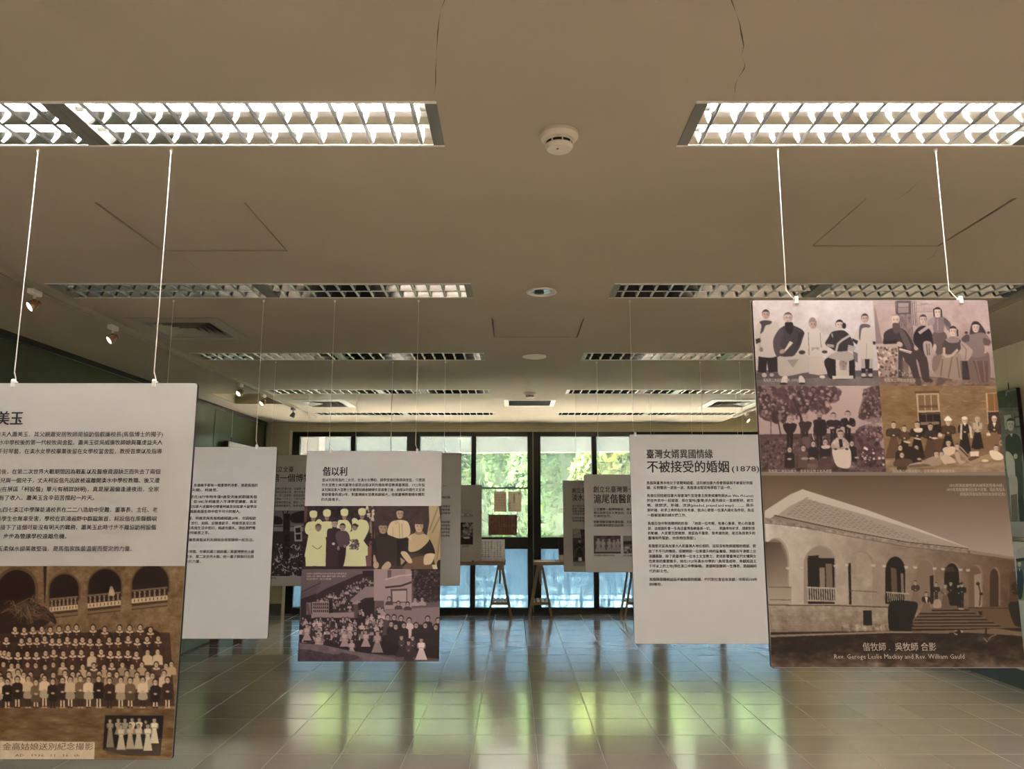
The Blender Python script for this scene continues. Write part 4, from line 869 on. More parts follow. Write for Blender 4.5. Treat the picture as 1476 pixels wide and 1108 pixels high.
def photo_brick_house():
    s = Sheet(Y1, None, RES, alb=.655, rect=(XS, 1.6005, ZL, ZM)).crop(1260, 550, 7.38); p, e, l = s.poly, s.ell, s.line
    s.grad(FULL, (132, 100, 66), (122, 92, 68), 0); r = np.random.default_rng(31)
    for k in range(420):
        x, y = r.uniform(40, 1460), 60+14*int(r.uniform(0, 58)); c = np.array((134, 104, 74))*r.uniform(.8, 1.18); p([(x, y), (x+r.uniform(25, 60), y+2), (x+r.uniform(25, 60), y+13), (x, y+12)], c, .55)
    s.noise([(40, 50), (1480, 50), (1480, 830), (40, 830)], 6, 12, 7, 2); p([(60, 830), (1480, 800), (1480, 1100), (60, 1100)], (140, 112, 88)); s.noise([(60, 830), (1480, 800), (1480, 1100), (60, 1100)], 9, 6, 8, 3)
    p([(430, 105), (690, 100), (690, 128), (430, 130)], (92, 66, 44)); p([(445, 130), (685, 125), (715, 560), (480, 560)], (172, 144, 118)); p([(465, 145), (668, 140), (680, 305), (475, 310)], (118, 88, 58)); p([(470, 330), (700, 325), (720, 560), (490, 560)], (42, 28, 24))
    for x in (535, 602): l([(x, 142), (x+8, 308)], 10, (172, 144, 118))
    for x in (550, 622): l([(x, 340), (x+8, 440)], 6, (104, 80, 66))
    p([(475, 255), (675, 250), (675, 275), (475, 280)], (86, 60, 40), .7); p([(490, 430), (690, 425), (690, 455), (495, 460)], (130, 104, 84)); l([(470, 318), (700, 314)], 14, (170, 142, 118)); l([(490, 345), (690, 340)], 7, (120, 96, 80))
    p([(1180, 125), (1340, 115), (1380, 560), (1210, 560)], (168, 138, 108)); p([(1200, 130), (1335, 128), (1345, 310), (1210, 315)], (124, 82, 44)); p([(1205, 325), (1375, 318), (1385, 560), (1220, 560)], (62, 38, 26)); l([(1270, 130), (1278, 312)], 9, (150, 112, 76))
    dk, sk = (48, 34, 30), (184, 156, 132)
    p([(600, 610), (780, 600), (780, 760), (590, 780)], (96, 66, 44)); p([(1040, 600), (1240, 590), (1240, 740), (1040, 740)], (116, 84, 60)); p([(1330, 590), (1400, 590), (1400, 790), (1330, 790)], (96, 66, 46))
    for x, y, rr, b, sk2, w in ((208, 460, 26, (74, 54, 44), (96, 68, 50), 5.6), (322, 498, 24, (80, 58, 46), (44, 30, 28), 4.8), (458, 460, 27, (46, 33, 31), (40, 28, 27), 5.2), (596, 480, 26, (60, 44, 38), (84, 60, 46), 5.2)):
        figure(s, x, y, rr, b, sk, (66, 48, 40), sk2, w, 13.5, True, None, .5, 1.05)
    p([(420, 500), (510, 495), (500, 535), (440, 535)], (206, 182, 160), 1, True); e(460, 605, 40, 10, sk, 1, .2); e(640, 600, 34, 10, (200, 174, 150)); p([(680, 545), (722, 545), (722, 585), (680, 585)], (196, 172, 150)); e(350, 640, 40, 12, sk, 1, .2)
    for x, y, rr, b, tr, w in ((785, 430, 27, (78, 52, 36), (44, 30, 27), 5.4), (960, 415, 28, (42, 30, 29), (38, 27, 27), 4.6), (1095, 405, 25, (172, 146, 122), (42, 30, 30), 4.8), (1272, 400, 26, (62, 42, 36), (118, 84, 60), 4.8)):
        p([(x-rr*1.2, y+rr*5), (x+rr*1.2, y+rr*5), (x+rr*1.4, y+rr*12.5), (x-rr*1.4, y+rr*12.5)], tr); figure(s, x, y, rr, b, sk, (150, 122, 100), tr, w, 12.0, True, None, .7, .9)
    p([(745, 415), (755, 385), (785, 366), (812, 388), (822, 415)], (226, 204, 182), 1, True); p([(915, 450), (935, 445), (930, 620), (910, 600)], (192, 166, 142)); p([(1000, 450), (1030, 480), (1045, 600), (1020, 600)], (192, 166, 142)); e(958, 388, 30, 18, (210, 186, 162)); p([(945, 440), (975, 440), (962, 475)], (214, 190, 168)); p([(1255, 440), (1290, 440), (1272, 485)], (222, 198, 176)); e(1270, 378, 22, 14, (200, 176, 154)); l([(1105, 430), (1108, 470)], 8, dk); e(1345, 650, 20, 28, (170, 142, 118)); e(1345, 650, 11, 16, (90, 64, 48)); p([(1190, 545), (1230, 545), (1235, 575), (1190, 575)], (196, 172, 150)); p([(1350, 530), (1390, 530), (1390, 570), (1350, 570)], (150, 118, 88))
    for x, y, rr, b in ((278, 700, 26, dk), (296, 775, 26, (70, 50, 40)), (448, 700, 26, (46, 32, 30))): bust(s, x, y, rr, b, sk, (58, 40, 34), None, None, 6.5)
    p([(360, 690), (460, 720), (540, 790), (480, 830), (330, 830)], (46, 32, 29), 1, True); p([(230, 830), (380, 820), (400, 880), (220, 900)], (88, 62, 48), 1, True); e(478, 820, 22, 12, sk)
    # men sitting and lying on the grass
    p([(370, 880), (500, 850), (540, 880), (420, 905)], (170, 144, 122), 1, True); p([(500, 860), (600, 800), (690, 790), (710, 870), (600, 890)], (150, 124, 104), 1, True); p([(380, 885), (520, 870), (600, 890), (400, 905)], (60, 42, 36), .6, True)
    p([(740, 700), (850, 690), (850, 760), (760, 790), (730, 740)], (196, 168, 144), 1, True); p([(700, 790), (780, 780), (870, 850), (780, 870), (740, 870)], (186, 158, 134), 1, True); p([(850, 760), (900, 750), (920, 830), (970, 850), (900, 865)], (168, 140, 116), 1, True); p([(870, 700), (920, 690), (1010, 800), (960, 810), (900, 760)], (150, 122, 100), 1, True); l([(900, 700), (1000, 800)], 14, (70, 50, 42)); p([(1015, 740), (1110, 738), (1108, 790), (1020, 792)], (202, 178, 156)); p([(1000, 850), (1130, 790), (1230, 770), (1260, 820), (1120, 850), (1050, 862)], (152, 122, 92), 1, True); p([(1220, 740), (1290, 730), (1370, 790), (1340, 830), (1260, 820)], (206, 182, 160), 1, True); e(1175, 838, 36, 14, (200, 174, 150)); p([(1000, 810), (1060, 790), (1120, 800), (1020, 840)], (64, 46, 38), .7, True)
    for x, y, rr in ((788, 655, 25), (880, 690, 23), (662, 770, 24), (716, 768, 22), (1292, 705, 25)): s.head(x, y, rr, sk, (66, 48, 40), .6)
    text(PD, Y1, '馬偕第二次返加拿大，全家與加拿大親友合影', 1286, 1376, 679, 4.6, M['ink_cream']); s.build('photograph', PD, M['print'])

def photo_mission_house():
    s = Sheet(Y1, None, RES, alb=.655, rect=(.8075, 1.6005, ZB, ZL)).crop(1070, 680, 3.635); p, e, l = s.poly, s.ell, s.line
    s.grad([(90, 20), (1500, 20), (1500, 460), (90, 460)], (98, 76, 58), (150, 130, 120), 90); s.grad([(90, 20), (1500, 20), (1500, 190), (90, 190)], (98, 76, 58), (118, 97, 82), 90)
    wall = [(118, 262), (300, 290), (860, 370), (1190, 410), (1440, 450), (1470, 860), (150, 860)]
    s.contrast = 1.25; s.grad(wall, (176, 160, 147), (90, 64, 47), 10); s.noise(wall, 4, 16, 3)
    roof = [(118, 205), (250, 120), (316, 92), (640, 195), (900, 290), (1185, 398), (1188, 408), (860, 372), (560, 315), (170, 230), (118, 262)]; p(roof, (172, 156, 143)); p([(330, 140), (640, 225), (900, 305), (1185, 400), (860, 366), (560, 308), (185, 228), (250, 180)], (140, 122, 109), .8)
    for k in range(13):
        for j in range(34-k):
            x = 235+j*26+k*9; y = 222+j*5.2-k*8.2+((j*7+k*3) % 5)
            if y > 118+.37*(x-316)+10 and x < 1120: l([(x, y), (x+15, y+3)], 3.4, (108, 92, 82), .75)
    l([(168, 228), (560, 312), (860, 368), (1185, 403)], 5, (62, 42, 34)); p([(118, 240), (300, 262), (560, 322), (860, 378), (1190, 412), (1440, 446), (1440, 462), (1190, 428), (860, 392), (560, 338), (300, 286), (118, 270)], (132, 114, 102), .8); l([(118, 268), (300, 288), (560, 338), (860, 392), (1190, 430), (1440, 462)], 3, (92, 74, 64), .9); s.noise([(118, 240), (560, 322), (1190, 412), (1190, 430), (560, 340), (118, 272)], 9, 5, 4)
    base = [(140, 694), (480, 697), (770, 706), (770, 870), (150, 862)]; s.grad(base, (142, 124, 108), (118, 98, 82), 90); s.noise(base, 7, 10, 5)
    for k in range(5): l([(150, 726+k*26), (770, 734+k*26)], 1.6, (108, 90, 76), .5)
    l([(140, 696), (480, 698), (770, 708)], 5, (60, 44, 36))
    def arch(x0, x1, top, spring, bot, col, inner=None):
        P = [(x0, bot), (x0, spring)]+[((x0+x1)/2+(x1-x0)/2*math.cos(math.radians(a)), spring-(spring-top)*math.sin(math.radians(a))) for a in range(180, -1, -15)]+[(x1, spring), (x1, bot)]
        p([(a+8, b-8) for a, b in P], (128, 110, 98), .6); p(P, col)
    arch(100, 238, 352, 470, 692, (118, 98, 84)); s.grad([(118, 600), (258, 600), (258, 690), (140, 690)], (140, 121, 106), (150, 132, 117), 90); l([(140, 603), (258, 604)], 4, (92, 74, 62)); l([(145, 668), (255, 670)], 4, (92, 74, 62)); s.grad([(112, 365), (200, 370), (236, 470), (238, 600), (130, 600)], (84, 64, 52), (140, 122, 107), 75)
    arch(322, 482, 392, 485, 690, (134, 116, 102)); p([(342, 450), (482, 452), (484, 690), (345, 690)], (34, 23, 19)); p([(404, 500), (432, 500), (434, 606), (406, 606)], (126, 106, 92)); p([(436, 480), (470, 480), (474, 606), (440, 606)], (112, 92, 78)); p([(345, 440), (400, 436), (400, 452), (345, 456)], (44, 30, 24))
    p([(336, 600), (494, 606), (494, 614), (336, 608)], (160, 143, 129)); p([(340, 668), (490, 672), (490, 680), (340, 676)], (152, 135, 121))
    for k in range(13): l([(345+k*12, 606), (347+k*12, 670)], 5.5, (158, 141, 127))
    p([(348, 680), (412, 680), (412, 690), (348, 690)], (38, 26, 20))
    arch(556, 680, 420, 500, 692, (142, 123, 108)); p([(553, 480), (568, 476), (572, 694), (560, 694)], (42, 30, 24)); l([(560, 620), (705, 628)], 4, (94, 76, 64)); s.noise([(570, 430), (680, 450), (690, 690), (575, 690)], 5, 14, 9)
    arch(748, 852, 443, 520, 690, (32, 21, 17)); p([(776, 500), (806, 505), (812, 640), (782, 640)], (96, 74, 60)); p([(828, 530), (842, 530), (846, 640), (832, 640)], (120, 98, 82)); p([(752, 626), (872, 634), (872, 640), (752, 633)], (156, 138, 122))
    for k in range(9): l([(760+k*11, 634), (762+k*11, 680)], 4, (150, 132, 116))
    arch(910, 1000, 461, 535, 690, (118, 96, 80)); p([(980, 545), (1000, 540), (1002, 690), (985, 690)], (40, 27, 21)); arch(1056, 1134, 478, 545, 700, (34, 23, 18)); p([(1056, 500), (1100, 495), (1118, 520), (1060, 525)], (70, 50, 38)); arch(1184, 1250, 492, 555, 706, (104, 80, 62)); p([(1212, 540), (1250, 530), (1252, 706), (1215, 706)], (138, 116, 98)); arch(1294, 1340, 506, 560, 706, (66, 44, 32)); arch(1398, 1440, 516, 566, 706, (80, 54, 38)); s.spots([(1400, 580), (1440, 580), (1440, 640), (1400, 640)], (44, 28, 20), 16, 7, 41)
    for x in (236, 310, 484, 545, 684, 740, 855, 902, 1004, 1048, 1140, 1178): p([(x-9, 480+abs(x-600)*.05), (x+13, 480+abs(x-600)*.05), (x+10, 492+abs(x-600)*.05), (x-6, 492+abs(x-600)*.05)], (172, 156, 143), .8)
    # right part of the base, stairs, people
    p([(1180, 708), (1450, 712), (1465, 860), (1180, 860)], (96, 72, 54)); l([(1180, 710), (1450, 714)], 4, (56, 38, 28)); p([(1235, 728), (1255, 728), (1252, 750), (1238, 750)], (30, 20, 16)); p([(632, 724), (676, 724), (680, 802), (634, 802)], (26, 17, 14)); s.noise([(520, 800), (770, 790), (770, 850), (520, 850)], 16, 8, 12)
    for k in range(7): y = 712+k*16.5; x0, x1 = 945-k*14, 1175+k*32; p([(x0, y), (x1, y-2), (x1+6, y+7), (x0-4, y+9)], (104, 80, 62)); p([(x0-4, y+9), (x1+6, y+7), (x1+20, y+16), (x0-10, y+18)], (46, 31, 24))
    SKN = (150, 126, 108)
    for x, y, rr, b, sk2 in ((906, 580, 8.5, (72, 53, 42), (112, 90, 74)), (1014, 590, 8, (56, 40, 33), None), (1062, 598, 8.5, (112, 90, 74), (98, 76, 60)), (1090, 585, 8, (50, 35, 28), None), (1132, 600, 8, (36, 25, 21), None), (1148, 590, 9, (30, 20, 17), None)): figure(s, x, y, rr, b, SKN, (48, 34, 28), sk2, 4.6, 13.5, True, None, .6)
    figure(s, 962, 640, 8.5, (52, 38, 33), SKN, (40, 28, 24), (108, 86, 70), 5, 11, True); p([(955, 655), (970, 655), (965, 690)], (172, 150, 132)); p([(1005, 670), (1035, 670), (1040, 708), (1000, 708)], (150, 128, 110), .9, True); e(1142, 585, 11, 4, (28, 19, 16)); e(1145, 716, 16, 5, (140, 118, 102)); e(1232, 585, 10, 9, (48, 32, 24)); l([(1236, 590), (1246, 640), (1240, 700)], 6, (52, 35, 26)); p([(1240, 630), (1258, 632), (1256, 645), (1240, 643)], (40, 27, 20))
    p([(770, 690), (800, 672), (880, 676), (918, 690), (905, 745), (885, 800), (880, 860), (800, 862), (768, 820), (762, 740)], (18, 12, 10), 1, True); s.spots([(770, 690), (918, 690), (880, 860), (780, 850)], (44, 32, 26), 60, 8, 43, .7)
    p([(1392, 690), (1425, 680), (1460, 690), (1465, 800), (1425, 800), (1400, 740)], (14, 9, 8), 1, True); e(1440, 790, 22, 14, (16, 10, 9))
    s.grad([(150, 838), (760, 832), (1475, 815), (1475, 960), (150, 980)], (40, 26, 20), (58, 40, 29), 90); p([(150, 852), (480, 842), (780, 832), (1080, 838), (1080, 844), (780, 842), (480, 852), (150, 864)], (128, 106, 86)); p([(890, 832), (1180, 826), (1330, 818), (1475, 838), (1475, 858), (1180, 840), (890, 842)], (110, 86, 66))
    s.grad([(150, 930), (1480, 930), (1480, 1100), (150, 1100)], (54, 38, 29), (122, 100, 84), 90); s.noise([(150, 855), (1480, 850), (1480, 1100), (150, 1100)], 10, 7, 14, 2.2)
    l([(1275, 815), (1272, 856)], 10, (40, 27, 21)); l([(1285, 880), (1300, 860), (1330, 850)], 6, (112, 90, 72)); l([(1262, 868), (1282, 890)], 6, (124, 102, 84)); e(1128, 838, 16, 12, (38, 25, 19)); s.spots([(1110, 825), (1150, 825), (1150, 850), (1110, 850)], (150, 126, 104), 8, 4, 44)
    text(PD, Y1, '偕牧師 .  吳牧師 合影', 1243, 1349, 932.0, 11.5, M['ink_cream']); text(PD, Y1, 'Rev. Geroge Leslie Mackay and Rev. William Gauld', 1202, 1389.5, 945.5, 8.5, M['ink_cream'])
    text(PD, Y1, '1892年吳威廉牧師夫婦拜訪馬偕夫婦，', 1368, 1446, 699.5, 4.8, M['ink_cream']); text(PD, Y1, '1893年馬偕攜眷回加拿大述職，因此馬偕夫', 1364.5, 1448, 705.5, 4.8, M['ink_cream']); text(PD, Y1, '婦福與馬偕留影的好友合影紀念)', 1383, 1448, 712, 4.8, M['ink_cream'])
    s.build('photograph', PD, M['print'])
for fn in (photo_family_robes, photo_family_parlour, photo_garden, photo_brick_house, photo_mission_house): fn()
# ------------------------------------------------------------------ text and prints of the other panels
def lines(pan, y, rows, x0, x1, h, n=None, m=None):
    """rows: (text, v[, end]); x0..x1 in metres is the full measure of n characters"""
    for r in rows:
        s_, v = r[0], r[1]; k = (len(s_)/n if n else 1.) if len(r) < 3 else r[2]
        _, za = on_y(740, v-h/2, y); _, zb = on_y(740, v+h/2, y)
        TEXTS.append([pan, y-.0022, s_, x0, x0+(x1-x0)*min(1, k), za, zb, m or M['ink'], .014])
# nearest left panel
xr = on_y(235.5, 626, Y1)[0]; pit = (xr-on_y(1, 626, Y1)[0])/31.
text(PA, Y1, '蕭美玉', -23, 33.4, 603.2, 18.7, None, .03)
PTXT = [('柯設偕的夫人蕭美玉，其父親蕭安居牧師是協助偕叡廉校長(馬偕博士的獨子)', 626), ('，擔任淡水中學校後的第一代校牧與舍監。蕭美玉從吳威廉牧師娘與羅虔益夫人', 637.8), ('，習得一手好琴藝，在淡水女學校畢業後留在女學校當舍監，教授音樂以及指導', 650.4),
        ('結婚後，在第二次世界大戰期間因為戰亂以及醫療資源缺乏而失去了兩個', 679.8), ('女兒與一個兒子，丈夫柯設偕先因故被逼離開淡水中學校教職、後又遭', 692.4), ('受牢獄(在展區「柯設偕」單元有稍詳說明)，真是屋漏偏逢連夜雨，全家', 705),
        ('頓時沒有了收入，蕭美玉含辛茹苦撐起一片天。', 717.4, 540), ('一九四七淡江中學陳能通校長在二二八浩劫中受難，董事長、主任、老', 734.6), ('師與學生也無辜受害，學校在哀鴻遍野中群龍無首，柯設偕在風聲鶴唳', 747.5), ('中接下了這個可能沒有明天的職務，蕭美玉此時寸步不離協助柯設偕', 759.9), ('一起度過，步步為營讓學校遠離危機。', 772.8, 382), ('蕭美玉柔似水卻果敢堅強，是馬偕家族最溫暖而堅定的力量。', 790.7, 755)]
for t in PTXT:
    xe = xr if len(t) < 3 else on_y(t[2]/3.957, t[1], Y1)[0]
    lines(PA, Y1, [(t[0], t[1], 1.)], max(-1.80, xe-pit*len(t[0])), xe, 7.0)

def photo_school():
    s = Sheet(Y1, None, RES, rect=(-1.823, -1.0485, .7215, on_y(140, 815.5, Y1)[1])).crop(0, 800, 3.597); p, e, l = s.poly, s.ell, s.line
    s.grad(FULL, (116, 86, 58), (126, 96, 62), 0); r = np.random.default_rng(51)
    for k in range(900):
        x, y = r.uniform(-460, 960), 55+6*int(r.uniform(0, 120)); p([(x, y), (x+r.uniform(8, 22), y+.8), (x+r.uniform(8, 22), y+5.5), (x, y+5)], np.array((132, 102, 70))*r.uniform(.72, 1.2), .5)
    s.noise(FULL, 7, 8, 52); dk = (40, 20, 17)
    def arch(x0, x1, top, bot, slope, ring=12):
        c, w = (x0+x1)/2, (x1-x0)/2
        for d, col in ((ring, (98, 70, 46)), (0, dk)):
            p([(x0-d, bot)]+[(c-(w+d)*math.cos(math.radians(a)), top+w-(w+d)*math.sin(math.radians(a))-slope*(-math.cos(math.radians(a)))*w) for a in range(0, 181, 12)]+[(x1+d, bot-slope*2*w)], col)
    arch(-330, -60, 90, 260, 0, 16); arch(-8, 184, 78, 245, .03, 16); arch(258, 408, 100, 240, .04, 9); arch(458, 628, 74, 225, .06, 8); arch(685, 873, 52, 205, .08, 8)
    p([(226, 55), (244, 55), (236, 250), (230, 250)], (56, 34, 26)); p([(244, 55), (262, 55), (250, 100), (246, 230)], (140, 110, 78), .6)
    for x0, y0, x1, y1 in ((258, 228, 404, 214), (455, 209, 626, 192), (683, 184, 868, 166)):
        q = lambda t, d: (x0+(x1-x0)*t, y0+(y1-y0)*t+d)
        p([q(0, 0), q(1, 0), q(1, 60), q(0, 62)], (48, 26, 20)); p([q(0, -2), q(1, -2), q(1, 6), q(0, 6)], (124, 96, 72))
        for k in range(7):
            t = (k+.6)/7.2; a, b = q(t, 8), q(t, 40); p([(a[0]-7, a[1]), (a[0]+7, a[1]), (a[0]+3, a[1]+10), (b[0]+6, b[1]), (b[0]-6, b[1]), (a[0]-3, a[1]+10)], (142, 112, 90))
        p([q(0, 42), q(1, 42), q(1, 66), q(0, 66)], (186, 158, 124))
        for k in range(9): a = q((k+.7)/9.3, 48); l([a, (a[0]-1, a[1]+13)], 4.5, (58, 34, 26))
        p([q(0, 68), q(1, 68), q(1, 80), q(0, 82)], (74, 48, 33)); p([q(0, 84), q(1, 84), q(1, 94), q(0, 96)], (120, 92, 64)); l([q(0, 98), q(1, 96)], 4, (64, 40, 28))
    p([(566, 208), (568, 180), (578, 166), (590, 180), (593, 208)], (176, 146, 112), 1, True); e(578, 170, 8, 9, (150, 120, 92))
    p([(455, 450), (470, 400), (520, 384), (575, 400), (592, 450)], dk, 1); p([(690, 480), (705, 410), (765, 370), (825, 400), (852, 490)], dk, 1)
    # palm
    p([(-20, 260), (60, 230), (200, 250), (290, 330), (250, 380), (-20, 400)], (48, 27, 20), 1, True)
    for k in range(70):
        a = r.uniform(math.pi*.92, math.pi*2.08); L = r.uniform(60, 125); x, y = 140+r.uniform(-60, 60), 270+r.uniform(-30, 60); c = np.array((104, 76, 52))*r.uniform(.5, 1.5)
        l([(x, y), (x+L*.6*math.cos(a), y+L*.55*math.sin(a)), (x+L*math.cos(a), y+L*.5*math.sin(a)+L*.18)], r.uniform(2, 5), c, .8)
    for k in range(30): a = r.uniform(.2, 2.9); l([(140, 250), (140+90*math.cos(a), 250+110*math.sin(a))], 3, np.array((110, 82, 58))*r.uniform(.5, 1.3), .7)
    for k in range(16): l([(265, 345), (215+k*7, 375+r.uniform(0, 30))], 3, (128, 98, 70), .7)
    p([(-40, 400), (880, 400), (905, 780), (-460, 790), (-460, 420)], (52, 29, 21), .75); p([(455, 450), (850, 470), (860, 600), (455, 600)], (58, 33, 24), .6)
    SK = (186, 152, 118); uni = (66, 36, 25); col = (196, 168, 138)
    left = lambda: [-20-46*k+r.uniform(-6, 6) for k in range(9)]
    for y0, xs, rr in ((380, [80, 127, 172, 218, 262, 308, 353, 397, 483, 543, 620, 672, 727, 780], 12.5), (436, [35, 113, 155, 193, 233, 272, 308, 350, 393, 428, 468, 513, 567, 612, 665, 712, 762, 820], 12.5), (506, [5, 25, 47, 95, 143, 190, 238, 280, 330, 378, 422, 478, 525, 573, 615, 663, 707, 765, 817], 13)):
        for x in xs+left(): w_ = y0 == 506 and x in (478, 765, 817); bust(s, x, y0+r.uniform(-7, 7), rr, (190, 160, 124) if w_ else np.array(uni)*r.uniform(.85, 1.2), SK, (40, 22, 18), None if w_ else col, None if w_ else (170, 140, 110), 5.2)
    for x in [20, 62, 95, 145, 187, 235, 278, 327, 375, 430, 487, 540, 580, 635, 685, 735, 810, 860, 888]+left(): bust(s, x, 570+r.uniform(-7, 9), 12.5, np.array((84, 56, 40) if r.random() < .5 else (170, 138, 104))*r.uniform(.85, 1.1), SK, (40, 22, 18), col if r.random() < .4 else None, None, 4.5)
    for x in [0, 48, 95, 125, 160, 222, 278, 338, 378, 408, 462, 515, 567, 605, 658, 710, 765, 790, 850]+left(): bust(s, x, 612+r.uniform(-8, 12), 13.5, np.array([(200, 170, 134), (172, 140, 106), (120, 88, 62)][int(r.integers(0, 3))])*r.uniform(.9, 1.08), SK, (42, 24, 19), None, None, 5.4)
    for k, x in enumerate([8, 40, 92, 148, 188, 232, 275, 325, 365, 418, 460, 512, 568, 626, 675, 740, 805, 868]+left()):
        b = [(204, 174, 138), (60, 34, 25), (116, 86, 60), (44, 24, 19), (190, 160, 126)][(k*3) % 5]; y = 648+r.uniform(-12, 12); rr = 14
        lg = (206, 176, 140) if k % 3 else (52, 30, 23)
        for sx in (-1, 1): l([(x+sx*7, y+rr*6.2), (x+sx*8, 785+r.uniform(-5, 5))], 7, lg); e(x+sx*8, 788, 7, 4, (180, 150, 118) if k % 2 else (48, 28, 21))
        p([(x-rr*.9, y+rr*3.6), (x+rr*.9, y+rr*3.6), (x+rr*1.7, y+rr*7.0), (x-rr*1.7, y+rr*7.0)], np.array(b)*.82, 1, True); bust(s, x, y, rr, b, SK, (42, 24, 19), None, None, 4.6); e(x, y+rr*4.3, rr*.7, rr*.35, SK)
    g = [(-470, 788), (905, 795), (900, 1090), (-470, 1090)]; s.grad(g, (104, 74, 44), (122, 90, 56), 90); s.noise(g, 9, 6, 55, 3.5)
    # framed caption and the small inset photo
    p([(2, 960), (492, 966), (489, 1060), (0, 1056)], (196, 170, 138)); s.noise([(2, 960), (492, 966), (489, 1060), (0, 1056)], 3, 12, 56)
    p([(546, 828), (848, 830), (832, 1036), (640, 1034), (533, 1006)], (30, 22, 20)); p([(533, 1000), (760, 985), (836, 940), (832, 1036), (560, 1030)], (92, 72, 54), .7)
    for x, y, rr, hg, c in ((571, 858, 8, 17, (140, 120, 94)), (614, 855, 8, 9, (150, 130, 104)), (648, 855, 8, 9, (150, 130, 104)), (685, 852, 8, 9, (196, 174, 142)), (722, 852, 8, 9, (206, 184, 152)), (755, 862, 6, 6, (60, 48, 40)), (800, 855, 9, 13, (212, 190, 156)), (628, 888, 9, 13, (186, 164, 130)), (675, 885, 9, 13, (176, 152, 120)), (718, 885, 9, 13, (186, 164, 132)), (766, 885, 9, 14, (206, 184, 150))):
        figure(s, x, y, rr, c, (170, 142, 112), (70, 52, 42), np.array(c)*.93, 4.4, hg, hg > 9, None, .6, .95)
    text(PA, Y1, '金高姑娘送別紀念撮影', 4.5, 135, 1075.5, 9.8, M['brown_ink']); text(PA, Y1, 'AD   1936 . 11 . 16 . th', 22, 115, 1088, 4.6, M['brown_ink'])
    s.build('photograph', PA, M['print'])
photo_school()

# left text panel, second row
xr = on_y(371.7, 699.3, Y2)[0]; pit = 4.86*(xr-on_y(271.7, 699.3, Y2)[0])/100.
for s_, v, ue in (('馬偕一生的旅程中，身邊幾乎都有一個重要的身影，就是馬偕的', 699.3, 0), ('三女婿(二女兒夫婿)，柯維思。', 706.1, 314.2), ('柯維思在1877年時年僅9歲受洗後就跟隨馬偕', 716, 0), ('學習，從1882年柯維思入牛津學堂讀書，直至', 722.9, 0), ('馬偕回加拿大述職時也帶著柯維思到加拿大留學深', 730, 0), ('造，就是馬偕生命中密不可分的親人。', 737.1, 347), ('開設醫館，柯維思與馬偕相處超過20年，也因祖助', 746.8, 0), ('傳道、旅行、拍照、記錄書助手，柯維思甚至比馬', 753.9, 0), ('偕家人與馬偕生活中密切，相處也最久。現在我們看', 760.8, 0), ('的照片多出自柯維思之手。', 767.8, 302), ('柯維思與偕以利夫婦與岳母張聰明一起生活。', 777.9, 365.7), ('經歷清朝、日本帝國、中華民國三個政權，是臺灣歷史上最', 794.9, 0), ('動盪的戰爭、第二次世界大戰，他一輩子默默付出是', 802.1, 0), ('臺灣教會的力量。', 809, 289.6)):
    xe = on_y(ue, v, Y2)[0] if ue else xr; lines(PB, Y2, [(s_, v, 1.)], max(-2.15, xe-pit*len(s_)), xe, 4.5)

# panel with three group photos
text(PC, Y2, '偕以利', 465.5, 500.3, 679.5, 12.2, None, .03)
x0, x1 = on_y(464.5, 692, Y2)[0], on_y(612.4, 692, Y2)[0]
for s_, v, k in (('偕以利是馬偕的二女兒，在淡水女學校、婦學堂擔任教師與舍監，只要國', 691.7, 1), ('外女宣教士來到臺灣也都是由偕以利先擔負學習教導臺灣語。1922年偕', 698.9, 1), ('以利與加拿大宣教士安義理姑娘創辦婦女宣道會之後，由偕以利擔任女宣道', 705.7, 1), ('會創會會長達20年，對臺灣婦女宣教貢獻極大，也是臺灣教會婦女團契', 712.6, 1), ('的先鋒推手。', 719.8, .18)): lines(PC, Y2, [(s_, v, k)], x0, x1, 4.5)
CXM = on_y(539, 775, Y2)[0]; CZ1, CZ2 = on_y(540, 729, Y2)[1], on_y(540, 820, Y2)[1]
W_C = lin(np.array([182, 174, 167])/255.)
